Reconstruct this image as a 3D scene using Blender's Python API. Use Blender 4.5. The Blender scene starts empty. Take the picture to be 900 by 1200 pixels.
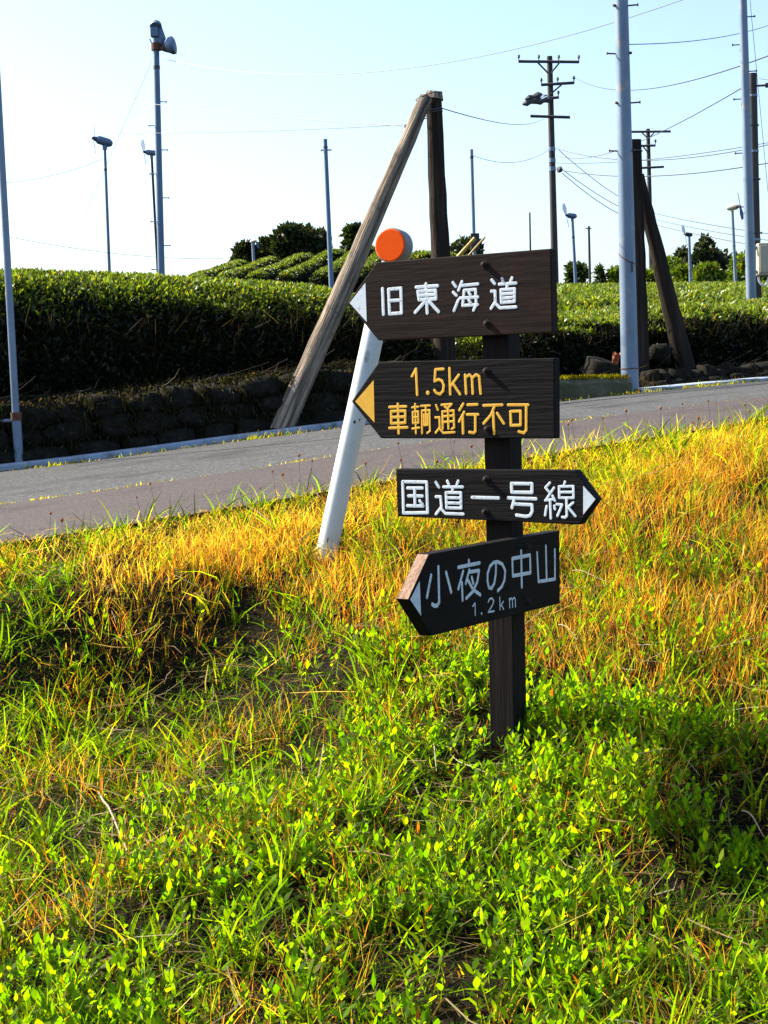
import bpy, math, random
import numpy as np
from mathutils import Vector, Matrix

random.seed(7)
RNG = np.random.default_rng(7)
SC = bpy.context.scene
COL = SC.collection
R = math.radians

# ------------------------------------------------------------------ camera
F = 1900.0                      # focal length in photo pixels (photo 900 x 1200)
EYE = 1.6
cam_d = bpy.data.cameras.new('camera')
cam = bpy.data.objects.new('camera', cam_d)
COL.objects.link(cam)
cam_d.sensor_fit = 'VERTICAL'
cam_d.sensor_height = 24.0
cam_d.lens = 24.0 * F / 1200.0
cam_d.clip_start = 0.05
cam_d.clip_end = 6000.0
CAM_M = Matrix.Translation((0, 0, EYE)) @ Matrix.Rotation(R(90 - 4.5), 4, 'X') @ Matrix.Rotation(R(-1.43), 4, 'Z')
cam.matrix_world = CAM_M
SC.camera = cam

# ------------------------------------------------------------------ sky and sun
SUN_EL, SUN_LEFT = R(39), R(68)          # elevation; angle to the left of straight ahead (+Y)
world = bpy.data.worlds.new('World')
SC.world = world
world.use_nodes = True
wn = world.node_tree.nodes
wl = world.node_tree.links
wn.clear()
sky = wn.new('ShaderNodeTexSky')
sky.sky_type = 'NISHITA'
sky.sun_disc = False
sky.sun_elevation = SUN_EL
sky.sun_rotation = -SUN_LEFT
sky.altitude = 200
sky.air_density = 1.0
sky.dust_density = 2.4
sky.ozone_density = 2.8
bg = wn.new('ShaderNodeBackground')
bg.inputs['Strength'].default_value = 0.110
wo = wn.new('ShaderNodeOutputWorld')
wl.new(sky.outputs[0], bg.inputs['Color'])
wl.new(bg.outputs[0], wo.inputs['Surface'])
sun_d = bpy.data.lights.new('sun', 'SUN')
sun_d.energy = 5.0
sun_d.angle = R(0.53)
sun_d.color = (1.0, 0.93, 0.80)
sun = bpy.data.objects.new('sun', sun_d)
COL.objects.link(sun)
SUN_DIR = Vector((-math.sin(SUN_LEFT) * math.cos(SUN_EL), math.cos(SUN_LEFT) * math.cos(SUN_EL), math.sin(SUN_EL)))
sun.rotation_euler = SUN_DIR.to_track_quat('Z', 'Y').to_euler()
sun.location = (-20, 10, 30)

SC.render.engine = 'CYCLES'
SC.cycles.use_denoising = True
SC.cycles.max_bounces = 8
SC.cycles.transparent_max_bounces = 8
SC.view_settings.view_transform = 'Standard'
SC.view_settings.look = 'None'
SC.view_settings.gamma = 1.0
SC.view_settings.exposure = 1.45
SC.view_settings.use_curve_mapping = False

# ------------------------------------------------------------------ helpers: rays, terrain
CAM_R = CAM_M.to_3x3()
CAM_O = Vector((0, 0, EYE))

def ray(px, py):
    return CAM_R @ Vector(((px - 450) / F, -(py - 600) / F, -1.0))

def at(px, py, d):
    """point on the line of sight of a photo pixel, d metres ahead of the camera"""
    r = ray(px, py)
    return CAM_O + r * (d / r.y)

ROAD_O = (-1.54, 6.5)
UX, UY = 0.9170, 0.3989

def sn(x, y):
    dx, dy = x - ROAD_O[0], y - ROAD_O[1]
    return dx * UX + dy * UY, -dx * UY + dy * UX

def xy(s, n):
    return ROAD_O[0] + s * UX - n * UY, ROAD_O[1] + s * UY + n * UX

def at_n(px, py, n):
    """ground point in the column of a photo pixel, n metres across the road"""
    r = ray(px, py)
    ox, oy = -ROAD_O[0], -ROAD_O[1]
    t = (n - (-ox * UY + oy * UX)) / (-r.x * UY + r.y * UX)
    x, y = r.x * t, r.y * t
    return Vector((x, y, float(ground_z(x, y))))

def sstep(a, b, v):
    t = np.clip((v - a) / (b - a), 0, 1)
    return t * t * (3 - 2 * t)

_ph = np.random.default_rng(3).uniform(0, 6.283, (40, 2))
_dr = np.random.default_rng(4).uniform(0, 6.283, 40)

def wob(x, y, freq, k=0, n=6):
    """smooth pseudo noise, roughly -1..1"""
    v = 0
    for i in range(n):
        a = _dr[(k + i) % 40]
        f = freq * (0.7 + 0.13 * i)
        v = v + np.sin((x * np.cos(a) + y * np.sin(a)) * f * 6.283 + _ph[(k + i) % 40, 0])
    return v / (n ** 0.5) / 1.6

_ts = np.linspace(-80, 120, 4001)
def _table(pts):
    v = np.interp(_ts, [p[0] for p in pts], [p[1] for p in pts])
    k_ = np.ones(41) / 41
    return np.convolve(np.pad(v, 20, mode='edge'), k_, mode='valid')
_near = _table([(-80, -1.6), (-20, -1.3), (-6, -1.05), (0, -0.61), (3.75, -0.21), (9, 0.18), (20, 0.45), (120, 0.9)])
_far = _table([(-80, -1.3), (-20, -1.0), (-6, -0.85), (1, -0.575), (3.5, -0.345), (6.5, -0.12), (9, 0.0), (13, 0.12), (25, 0.3), (120, 0.6)])

def near_z(s):
    return np.interp(s, _ts, _near)

def far_z(s):
    return np.interp(s, _ts, _far)

ROAD_W = 5.40

def road_z(s, n):
    t = np.clip(n / 5.56, 0, 1)
    return EYE + near_z(s) * (1 - t) + far_z(s) * t

def wall_h(s):
    return 0.44 - 0.36 * sstep(4.0, 5.6, s)

def ground_z(x, y):
    x = np.asarray(x, float)
    y = np.asarray(y, float)
    s, n = sn(x, y)
    m = np.maximum(-n, 0)
    left = (1 - sstep(0.35, 1.15, s)) * (0.55 + 0.45 * sstep(-1.3, -0.4, s))
    bank = EYE + near_z(s) - 1.2 * np.tanh(0.2 * m)
    bank = bank - left * 0.22 * sstep(0.62, 1.2, m) * (1 - sstep(1.3, 3.0, m))
    # a hollow on the right, the low ledge beside it
    bank = bank - 0.07 * np.exp(-(((x - 0.95) / 0.35) ** 2 + ((y - 4.05) / 0.3) ** 2))
    bank = bank - 0.045 * np.exp(-(((x - 0.36) / 0.28) ** 2 + ((y - 4.6) / 0.28) ** 2))
    bank = bank + 0.034 * wob(x, y, 0.9, 0) * sstep(0.1, 0.5, m) + 0.018 * wob(x, y, 2.6, 9) * sstep(0.1, 0.5, m)
    rd = EYE + near_z(s) * (1 - np.clip(n / 5.56, 0, 1)) + far_z(s) * np.clip(n / 5.56, 0, 1) - 0.014
    rd = rd * 1.0
    nf = np.maximum(n - 5.9, 0)
    nfs = 75 * np.tanh(nf / 75)
    hill = 1.55 * np.exp(-(((x + 5) / 9) ** 2 + ((y - 80) / 16) ** 2)) + 1.1 * np.exp(-(((x - 1.5) / 4) ** 2 + ((y - 74) / 8) ** 2))
    field = EYE + far_z(s) + wall_h(s) + 0.066 * nfs + hill + 0.02 * wob(x, y, 0.5, 5)
    t = np.clip((n - 5.62) / 0.22, 0, 1)
    far = rd * (1 - t) + field * t
    k = np.clip(-n / 0.12, 0, 1)
    near = rd * (1 - k) + bank * k
    return np.where(n < 0, near, far)

def gz(x, y):
    return float(ground_z(x, y))

# ------------------------------------------------------------------ helpers: objects
def tag(o, label=None, cat=None, group=None, kind=None):
    if label: o['label'] = label
    if cat: o['category'] = cat
    if group: o['group'] = group
    if kind: o['kind'] = kind
    return o

def empty(name, loc, label, cat, group=None):
    o = bpy.data.objects.new(name, None)
    o.empty_display_size = 0.1
    o.location = loc
    COL.objects.link(o)
    return tag(o, label, cat, group)

class MB:
    def __init__(self):
        self.v, self.f = [], []
    def add(self, vs, fs):
        b = len(self.v)
        self.v += [tuple(p) for p in vs]
        self.f += [tuple(i + b for i in f) for f in fs]
        return self
    def box(self, c, size, rot=None):
        x, y, z = size[0] / 2, size[1] / 2, size[2] / 2
        vs = [Vector((a * x, b * y, e * z)) for a in (-1, 1) for b in (-1, 1) for e in (-1, 1)]
        if rot is not None: vs = [rot @ v for v in vs]
        c = Vector(c)
        return self.add([v + c for v in vs], [(0, 1, 3, 2), (4, 6, 7, 5), (0, 4, 5, 1), (2, 3, 7, 6), (0, 2, 6, 4), (1, 5, 7, 3)])
    def tube(self, pts, rad, sides=8, cap=True, jitter=0.0):
        pts = [Vector(p) for p in pts]
        n = len(pts)
        if not hasattr(rad, '__len__'): rad = [rad] * n
        prev = None
        rings = []
        for i, p in enumerate(pts):
            t = (pts[min(i + 1, n - 1)] - pts[max(i - 1, 0)]).normalized()
            if prev is None:
                a = Vector((1, 0, 0)) if abs(t.x) < 0.8 else Vector((0, 1, 0))
                u = t.cross(a).normalized()
            else:
                u = (prev - t * prev.dot(t)).normalized()
            prev = u
            w = t.cross(u)
            ring = []
            for k in range(sides):
                ang = 2 * math.pi * k / sides
                r = rad[i] * (1 + (random.uniform(-jitter, jitter) if jitter else 0))
                ring.append(p + (u * math.cos(ang) + w * math.sin(ang)) * r)
            rings.append(ring)
        vs = [v for rg in rings for v in rg]
        fs = []
        for i in range(n - 1):
            for k in range(sides):
                k2 = (k + 1) % sides
                fs.append((i * sides + k, i * sides + k2, (i + 1) * sides + k2, (i + 1) * sides + k))
        if cap:
            fs.append(tuple(range(sides - 1, -1, -1)))
            fs.append(tuple((n - 1) * sides + k for k in range(sides)))
        return self.add(vs, fs)
    def prism(self, poly, off):
        """polygon of Vectors extruded by the vector off"""
        n = len(poly)
        off = Vector(off)
        vs = [Vector(p) for p in poly] + [Vector(p) + off for p in poly]
        fs = [tuple(range(n)), tuple(range(2 * n - 1, n - 1, -1))]
        for i in range(n):
            j = (i + 1) % n
            fs.append((i, i + n, j + n, j))
        return self.add(vs, fs)
    def build(self, name, material, parent=None, smooth=False, origin=None, bevel=0):
        me = bpy.data.meshes.new(name)
        v = self.v
        if origin is not None:
            ox, oy, oz = origin
            v = [(a - ox, b - oy, c - oz) for a, b, c in v]
        me.from_pydata(v, [], self.f)
        me.validate()
        me.update()
        import bmesh
        bm = bmesh.new(); bm.from_mesh(me)
        bmesh.ops.recalc_face_normals(bm, faces=bm.faces)
        bm.to_mesh(me); bm.free()
        if smooth:
            me.polygons.foreach_set('use_smooth', [True] * len(me.polygons))
        o = bpy.data.objects.new(name, me)
        me.materials.append(material)
        COL.objects.link(o)
        if parent is not None:
            o.parent = parent
        elif origin is not None:
            o.location = origin
        if bevel:
            md = o.modifiers.new('bevel', 'BEVEL'); md.width = bevel; md.segments = 2; md.limit_method = 'ANGLE'
        if smooth:
            md = o.modifiers.new('es', 'EDGE_SPLIT'); md.split_angle = R(50)
        return o

def link_copy(src, parent, loc, rot=None, scale=None):
    o = src.copy()
    COL.objects.link(o)
    o.parent = parent
    o.location = loc
    if rot is not None: o.rotation_euler = rot
    if scale is not None: o.scale = scale
    return o

def mesh_np(name, verts, faces, material, cols=None, parent=None, smooth=False, origin=None):
    """faces: (n,k) int array, all the same size"""
    me = bpy.data.meshes.new(name)
    verts = np.asarray(verts, np.float32)
    if origin is not None: verts = verts - np.asarray(origin, np.float32)
    nf, k = faces.shape
    me.vertices.add(len(verts)); me.vertices.foreach_set('co', verts.ravel())
    me.loops.add(nf * k); me.loops.foreach_set('vertex_index', faces.astype(np.int32).ravel())
    me.polygons.add(nf)
    me.polygons.foreach_set('loop_start', np.arange(0, nf * k, k, dtype=np.int32))
    me.polygons.foreach_set('loop_total', np.full(nf, k, np.int32))
    if smooth: me.polygons.foreach_set('use_smooth', np.ones(nf, bool))
    me.update(calc_edges=True)
    if cols is not None:
        at_ = me.color_attributes.new('Col', 'FLOAT_COLOR', 'POINT')
        c4 = np.ones((len(verts), 4), np.float32); c4[:, :3] = cols
        at_.data.foreach_set('color', c4.ravel())
    me.materials.append(material)
    o = bpy.data.objects.new(name, me)
    COL.objects.link(o)
    if parent is not None: o.parent = parent
    if origin is not None and parent is None: o.location = origin
    return o

def strips(P, A, W, L, wid, bend, prof, cols, zig=None):
    """leaf strips. P base (n,3), A axis (n,3) unit, W width dir (n,3) unit, L length, wid half width,
    bend (n,3) added * t^2, prof width profile over t. returns verts, quads, cols"""
    n = len(P); m = len(prof)
    ts = np.linspace(0, 1, m)
    V = np.zeros((n, m, 2, 3), np.float32)
    for i, t in enumerate(ts):
        c = P + A * (L * t)[:, None] + bend * (t * t)
        o = W * (wid * prof[i])[:, None]
        V[:, i, 0] = c - o
        V[:, i, 1] = c + o
    base = (np.arange(n) * m * 2)[:, None, None]
    q = np.array([[2 * i, 2 * i + 1, 2 * i + 3, 2 * i + 2] for i in range(m - 1)])[None]
    Fq = (base + q).reshape(-1, 4)
    C = np.repeat(cols, m * 2, axis=0)
    return V.reshape(-1, 3), Fq, C

def join_parts(parts):
    vs, fs, cs, b = [], [], [], 0
    for v, f, c in parts:
        vs.append(v); fs.append(f + b); cs.append(c); b += len(v)
    return np.concatenate(vs), np.concatenate(fs), np.concatenate(cs)

def unit(a):
    return a / np.maximum(np.linalg.norm(a, axis=1, keepdims=True), 1e-9)

# ------------------------------------------------------------------ materials
MATS = {}
def nodes_of(name):
    m = bpy.data.materials.new(name)
    m.use_nodes = True
    nt = m.node_tree
    nt.nodes.clear()
    out = nt.nodes.new('ShaderNodeOutputMaterial')
    return m, nt, out

def ramp(nt, stops):
    r = nt.nodes.new('ShaderNodeValToRGB')
    e = r.color_ramp.elements
    e[0].position, e[0].color = stops[0][0], (*stops[0][1], 1)
    e[1].position, e[1].color = stops[-1][0], (*stops[-1][1], 1)
    for p, c in stops[1:-1]:
        x = e.new(p); x.color = (*c, 1)
    return r

def surf(name, stops, scale=4.0, stretch=(1, 1, 1), rough=0.7, bump=0.0, bscale=None, detail=6, spec=0.4, metal=0.0, dirt=None, coord='Object'):
    """noise driven colour ramp with optional bump and a second stain layer dirt=(colour, scale, amount)"""
    m, nt, out = nodes_of(name)
    N, Lk = nt.nodes, nt.links
    b = N.new('ShaderNodeBsdfPrincipled')
    b.inputs['Roughness'].default_value = rough
    b.inputs['Specular IOR Level'].default_value = spec
    b.inputs['Metallic'].default_value = metal
    tc = N.new('ShaderNodeTexCoord')
    mp = N.new('ShaderNodeMapping'); mp.inputs['Scale'].default_value = stretch
    Lk.new(tc.outputs[coord], mp.inputs['Vector'])
    nz = N.new('ShaderNodeTexNoise')
    nz.inputs['Scale'].default_value = scale
    nz.inputs['Detail'].default_value = detail
    nz.inputs['Roughness'].default_value = 0.62
    Lk.new(mp.outputs[0], nz.inputs['Vector'])
    rp = ramp(nt, stops)
    Lk.new(nz.outputs['Fac'], rp.inputs[0])
    colour = rp.outputs[0]
    if dirt:
        n2 = N.new('ShaderNodeTexNoise'); n2.inputs['Scale'].default_value = dirt[1]; n2.inputs['Detail'].default_value = 8
        n2.inputs['Roughness'].default_value = 0.7
        Lk.new(tc.outputs[coord], n2.inputs['Vector'])
        r2 = ramp(nt, [(0.5 - 0.02 + 0.1 * (1 - dirt[2]), (0, 0, 0)), (0.62 + 0.1 * (1 - dirt[2]), (1, 1, 1))])
        Lk.new(n2.outputs['Fac'], r2.inputs[0])
        mx = N.new('ShaderNodeMixRGB'); mx.inputs[2].default_value = (*dirt[0], 1)
        Lk.new(r2.outputs[0], mx.inputs[0]); Lk.new(colour, mx.inputs[1])
        colour = mx.outputs[0]
    Lk.new(colour, b.inputs['Base Color'])
    if bump:
        nb = N.new('ShaderNodeTexNoise'); nb.inputs['Scale'].default_value = bscale or scale * 3; nb.inputs['Detail'].default_value = 8
        Lk.new(mp.outputs[0], nb.inputs['Vector'])
        bp = N.new('ShaderNodeBump'); bp.inputs['Strength'].default_value = bump; bp.inputs['Distance'].default_value = 0.02
        Lk.new(nb.outputs['Fac'], bp.inputs['Height']); Lk.new(bp.outputs[0], b.inputs['Normal'])
    Lk.new(b.outputs[0], out.inputs['Surface'])
    MATS[name] = m
    return m

def leafmat(name, trans=0.5, tint=(1.25, 1.2, 0.5), rough=0.45, spec=0.4, gain=1.0, face=1.0):
    """colour from the per leaf attribute; light passes through the blade"""
    m, nt, out = nodes_of(name)
    N, Lk = nt.nodes, nt.links
    at_ = N.new('ShaderNodeVertexColor'); at_.layer_name = 'Col'
    b = N.new('ShaderNodeBsdfPrincipled')
    b.inputs['Roughness'].default_value = rough
    b.inputs['Specular IOR Level'].default_value = spec
    dk = N.new('ShaderNodeMixRGB'); dk.blend_type = 'MULTIPLY'; dk.inputs[0].default_value = 1; dk.inputs[2].default_value = (face, face, face, 1)
    Lk.new(at_.outputs[0], dk.inputs[1]); Lk.new(dk.outputs[0], b.inputs['Base Color'])
    tr = N.new('ShaderNodeBsdfTranslucent')
    mu = N.new('ShaderNodeMixRGB'); mu.blend_type = 'MULTIPLY'; mu.inputs[0].default_value = 1
    mu.inputs[2].default_value = (tint[0] * gain, tint[1] * gain, tint[2] * gain, 1)
    Lk.new(at_.outputs[0], mu.inputs[1]); Lk.new(mu.outputs[0], tr.inputs['Color'])
    mx = N.new('ShaderNodeMixShader'); mx.inputs[0].default_value = trans
    Lk.new(b.outputs[0], mx.inputs[1]); Lk.new(tr.outputs[0], mx.inputs[2])
    Lk.new(mx.outputs[0], out.inputs['Surface'])
    MATS[name] = m
    return m

M_ground = surf('soil', [(0.3, (0.005, 0.004, 0.002)), (0.55, (0.011, 0.008, 0.004)), (0.75, (0.024, 0.017, 0.008))], scale=9, rough=0.95, bump=0.6, bscale=40, spec=0.1)
M_grass = leafmat('grass_blades', 0.58, (1.50, 1.50, 0.13), 0.6, 0.06, 1.28, 0.50)
M_leaf = leafmat('herb_leaves', 0.58, (1.55, 1.52, 0.12), 0.55, 0.07, 1.48, 0.50)
M_straw = leafmat('dry_straw', 0.54, (1.3, 1.1, 0.42), 0.6, 0.1, 1.22)
M_tea = leafmat('tea_leaves', 0.35, (1.6, 1.5, 0.3), 0.38, 0.32, 1.2)
M_far = leafmat('tree_leaves', 0.30, (1.4, 1.4, 0.4), 0.5, 0.3)
M_core = surf('hedge_dark_core', [(0.3, (0.003, 0.003, 0.002)), (0.7, (0.007, 0.006, 0.004))], scale=12, rough=1, spec=0.0)  # near black, painted shade for the core inside the leaves
M_twig = surf('twig_bark', [(0.3, (0.05, 0.035, 0.022)), (0.7, (0.12, 0.085, 0.055))], scale=30, rough=0.9, spec=0.1)
M_trunk = surf('tree_bark', [(0.3, (0.04, 0.03, 0.022)), (0.7, (0.10, 0.075, 0.05))], scale=8, stretch=(3, 3, 0.6), rough=0.9, bump=0.4)
M_brown_asphalt = surf('brown_asphalt', [(0.25, (0.026, 0.020, 0.0195)), (0.5, (0.056, 0.044, 0.041)), (0.75, (0.130, 0.104, 0.095))], scale=60, rough=0.9, bump=0.35, bscale=130, spec=0.25, dirt=((0.034, 0.027, 0.026), 1.7, 0.7))
M_grey_asphalt = surf('grey_asphalt', [(0.25, (0.020, 0.021, 0.022)), (0.5, (0.058, 0.058, 0.058)), (0.75, (0.17, 0.165, 0.155))], scale=45, rough=0.9, bump=0.6, bscale=90, spec=0.25, dirt=((0.034, 0.034, 0.034), 1.5, 0.7))
M_concrete = surf('gutter_concrete', [(0.3, (0.17, 0.22, 0.29)), (0.6, (0.27, 0.33, 0.41)), (0.8, (0.36, 0.41, 0.47))], scale=7, rough=0.85, bump=0.3, bscale=60, dirt=((0.09, 0.09, 0.08), 5, 0.35))
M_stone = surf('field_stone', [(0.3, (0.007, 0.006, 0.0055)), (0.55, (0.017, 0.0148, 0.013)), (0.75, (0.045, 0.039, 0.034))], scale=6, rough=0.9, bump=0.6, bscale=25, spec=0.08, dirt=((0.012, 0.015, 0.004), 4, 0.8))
M_moss_stone = surf('mossy_slab', [(0.3, (0.045, 0.05, 0.02)), (0.6, (0.10, 0.095, 0.055)), (0.8, (0.19, 0.18, 0.14))], scale=6, rough=0.95, bump=0.5, bscale=30)
M_wood = surf('weathered_pole_wood', [(0.25, (0.018, 0.014, 0.011)), (0.40, (0.085, 0.066, 0.048)), (0.56, (0.25, 0.195, 0.14)), (0.8, (0.42, 0.35, 0.265))], scale=3.2, stretch=(9, 9, 0.45), rough=0.9, bump=0.9, bscale=9, spec=0.15, dirt=((0.07, 0.055, 0.045), 5, 0.4))
M_wood_dark = surf('dark_creosote_wood', [(0.3, (0.014, 0.011, 0.010)), (0.55, (0.034, 0.026, 0.021)), (0.8, (0.075, 0.056, 0.043))], scale=3.2, stretch=(9, 9, 0.45), rough=0.9, bump=0.9, bscale=9, spec=0.06)
M_board = surf('stained_board_wood', [(0.25, (0.011, 0.006, 0.005)), (0.5, (0.016, 0.009, 0.0072)), (0.70, (0.022, 0.0122, 0.0095)), (0.88, (0.034, 0.019, 0.014))], scale=2.4, stretch=(1.6, 1.6, 16), rough=0.7, bump=0.10, bscale=5, spec=0.10, dirt=((0.038, 0.016, 0.010), 4.5, 0.3))
M_board_black = surf('charred_board_wood', [(0.25, (0.006, 0.005, 0.005)), (0.5, (0.009, 0.0075, 0.0075)), (0.74, (0.0125, 0.0105, 0.0105)), (0.86, (0.035, 0.026, 0.022))], scale=2.6, stretch=(1.4, 1.4, 24), rough=0.7, bump=0.16, bscale=5, spec=0.08)
M_board_end = surf('bare_end_grain', [(0.25, (0.09, 0.045, 0.026)), (0.55, (0.26, 0.15, 0.095)), (0.8, (0.38, 0.25, 0.17))], scale=14, rough=0.8, bump=0.5, bscale=50)
M_post = surf('stained_post_wood', [(0.25, (0.008, 0.006, 0.006)), (0.55, (0.013, 0.0095, 0.009)), (0.85, (0.026, 0.018, 0.015))], scale=2.5, stretch=(18, 18, 1.2), rough=0.7, bump=0.15, bscale=4, spec=0.08)
M_white = surf('white_sign_paint', [(0.3, (0.58, 0.66, 0.72)), (0.55, (0.68, 0.72, 0.75)), (0.8, (0.74, 0.76, 0.77))], scale=30, rough=0.6, dirt=((0.34, 0.38, 0.41), 70, 0.45))
M_yellow = surf('yellow_sign_paint', [(0.3, (0.72, 0.36, 0.025)), (0.6, (0.82, 0.44, 0.035)), (0.8, (0.86, 0.50, 0.06))], scale=30, rough=0.55)
M_bolt = surf('rusty_bolt', [(0.3, (0.012, 0.010, 0.009)), (0.7, (0.04, 0.024, 0.017))], scale=60, rough=0.75, metal=0.0, spec=0.2)
M_tube = surf('white_marker_paint', [(0.3, (0.46, 0.50, 0.50)), (0.5, (0.56, 0.60, 0.60)), (0.8, (0.62, 0.65, 0.64))], scale=5, rough=0.4, dirt=((0.50, 0.50, 0.46), 14, 0.2), spec=0.5)
M_orange = surf('orange_reflector', [(0.3, (0.92, 0.085, 0.002)), (0.7, (0.96, 0.11, 0.003))], scale=80, rough=0.6, spec=0.08)
M_grey_plastic = surf('grey_plastic', [(0.3, (0.17, 0.17, 0.18)), (0.7, (0.25, 0.25, 0.26))], scale=10, rough=0.6)
M_mark = surf('worn_decal', [(0.35, (0.22, 0.25, 0.26)), (0.6, (0.50, 0.54, 0.55))], scale=90, rough=0.7)
M_black = surf('black_dirt', [(0.3, (0.02, 0.02, 0.02)), (0.7, (0.05, 0.045, 0.04))], scale=40, rough=0.8)
M_galv = surf('galvanised_steel', [(0.3, (0.11, 0.16, 0.225)), (0.55, (0.155, 0.215, 0.29)), (0.8, (0.20, 0.26, 0.33))], scale=4, stretch=(2, 2, 0.6), rough=0.5, metal=0.25, spec=0.5, dirt=((0.30, 0.26, 0.22), 6, 0.15))
M_grey_steel = surf('grey_blue_steel', [(0.3, (0.09, 0.145, 0.225)), (0.7, (0.13, 0.20, 0.30))], scale=4, rough=0.55, metal=0.15)
M_rust = surf('rust', [(0.3, (0.06, 0.025, 0.012)), (0.7, (0.15, 0.06, 0.028))], scale=30, rough=0.85)
M_pole_conc = surf('dark_utility_pole', [(0.3, (0.030, 0.027, 0.026)), (0.7, (0.06, 0.054, 0.05))], scale=5, stretch=(3, 3, 0.5), rough=0.85)
M_iron = surf('dark_iron', [(0.3, (0.035, 0.035, 0.038)), (0.7, (0.08, 0.08, 0.085))], scale=20, rough=0.6)
M_ceramic = surf('white_porcelain', [(0.3, (0.70, 0.70, 0.68)), (0.7, (0.8, 0.8, 0.78))], scale=5, rough=0.25)
M_cable = surf('black_cable', [(0.3, (0.03, 0.03, 0.032)), (0.7, (0.05, 0.05, 0.052))], scale=5, rough=0.6)
M_wire = surf('grey_wire', [(0.3, (0.016, 0.018, 0.022)), (0.7, (0.022, 0.025, 0.03))], scale=5, rough=0.5)
M_cream = surf('cream_meter_box', [(0.3, (0.34, 0.30, 0.22)), (0.7, (0.46, 0.42, 0.32))], scale=8, rough=0.5, dirt=((0.35, 0.28, 0.2), 9, 0.3))
M_bamboo = surf('yellow_bamboo', [(0.3, (0.34, 0.20, 0.025)), (0.7, (0.46, 0.30, 0.05))], scale=12, rough=0.45)
M_orange_rag = surf('faded_orange_plastic', [(0.3, (0.20, 0.05, 0.012)), (0.7, (0.30, 0.08, 0.02))], scale=20, rough=0.7)

def st(o):
    return tag(o, kind='structure')

# ------------------------------------------------------------------ ground sheet, in road coordinates
def axis_lines(dense, far):
    a = list(dense)
    lo, hi = a[0], a[-1]
    step = 0.4
    up, dn = [], []
    x = hi
    while x < far:
        step *= 1.35; x += step; up.append(x)
    step = 0.4; x = lo
    while x > -far:
        step *= 1.35; x -= step; dn.append(x)
    return np.array(dn[::-1] + a + up)

def grid(name, S, Nn, zf, material):
    SS, NN = np.meshgrid(S, Nn, indexing='ij')
    X, Y = xy(SS, NN)
    Z = zf(X, Y, SS, NN)
    V = np.stack([X, Y, Z], -1).reshape(-1, 3)
    i, j = np.meshgrid(np.arange(len(S) - 1), np.arange(len(Nn) - 1), indexing='ij')
    k = len(Nn)
    b = (i * k + j).ravel()
    Fq = np.stack([b, b + k, b + k + 1, b + 1], -1)
    return mesh_np(name, V, Fq, material, smooth=True)

S_l = axis_lines(np.arange(-5, 9.01, 0.09), 2500)
N_l = axis_lines(np.concatenate([np.arange(-7, -0.15, 0.09), [-0.12, 0.0, 1, 2, 3, 4, 5, 5.62, 5.70, 5.77, 5.84, 5.95], np.arange(6.2, 20, 0.5)]), 2500)
st(grid('ground', S_l, N_l, lambda X, Y, S, N: ground_z(X, Y), M_ground))

# ------------------------------------------------------------------ road
SPLIT = 1.95
def road_strip(name, n0, n1, lift, material, cuts, edge0=0.0, edge1=0.0):
    S = axis_lines(np.arange(-6, 14.01, 0.2), 90)
    N = np.linspace(n0, n1, cuts)
    def zf(X, Y, SS, NN):
        return road_z(SS, NN) + lift
    SS, NN = np.meshgrid(S, N, indexing='ij')
    NN[:, 0] += edge0 * wob(S, S * 0, 1.1, 2); NN[:, -1] += edge1 * wob(S, S * 0, 1.3, 6)
    X, Y = xy(SS, NN)
    V = np.stack([X, Y, zf(X, Y, SS, NN)], -1).reshape(-1, 3)
    i, j = np.meshgrid(np.arange(len(S) - 1), np.arange(len(N) - 1), indexing='ij')
    b = (i * len(N) + j).ravel()
    return mesh_np(name, V, np.stack([b, b + len(N), b + len(N) + 1, b + 1], -1), material, smooth=True)

st(road_strip('road', -0.04, ROAD_W, 0.0, M_grey_asphalt, 8))
st(road_strip('road_resurfaced_strip', -0.06, SPLIT, 0.006, M_brown_asphalt, 5, 0.03, 0.025))

# concrete gutter: an upstand with a flat top behind it
def profile_sweep(name, prof, S, material, zfun):
    k = len(prof)
    V = []
    for s in S:
        for n, dz in prof:
            X, Y = xy(s, n)
            V.append((float(X), float(Y), float(zfun(s, n)) + dz))
    b = np.arange(len(S) - 1)[:, None] * k
    j = np.arange(k - 1)[None]
    a = (b + j).ravel()
    return mesh_np(name, np.array(V), np.stack([a, a + k, a + k + 1, a + 1], -1), material)

gS = np.concatenate([np.arange(-30, 4.61, 0.3)])
gut = profile_sweep('gutter', [(5.40, -0.03), (5.40, 0.03), (5.412, 0.042), (5.49, 0.046), (5.50, 0.012), (5.62, 0.010), (5.63, -0.06)], gS, M_concrete, lambda s, n: road_z(s, 5.4))
st(gut)
gS = np.concatenate([np.arange(6.45, 30.1, 0.3)])
gut = profile_sweep('gutter', [(5.36, -0.03), (5.36, 0.022), (5.375, 0.03), (5.56, 0.034), (5.57, -0.06)], gS, M_concrete, lambda s, n: road_z(s, 5.4))
st(gut)

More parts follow.
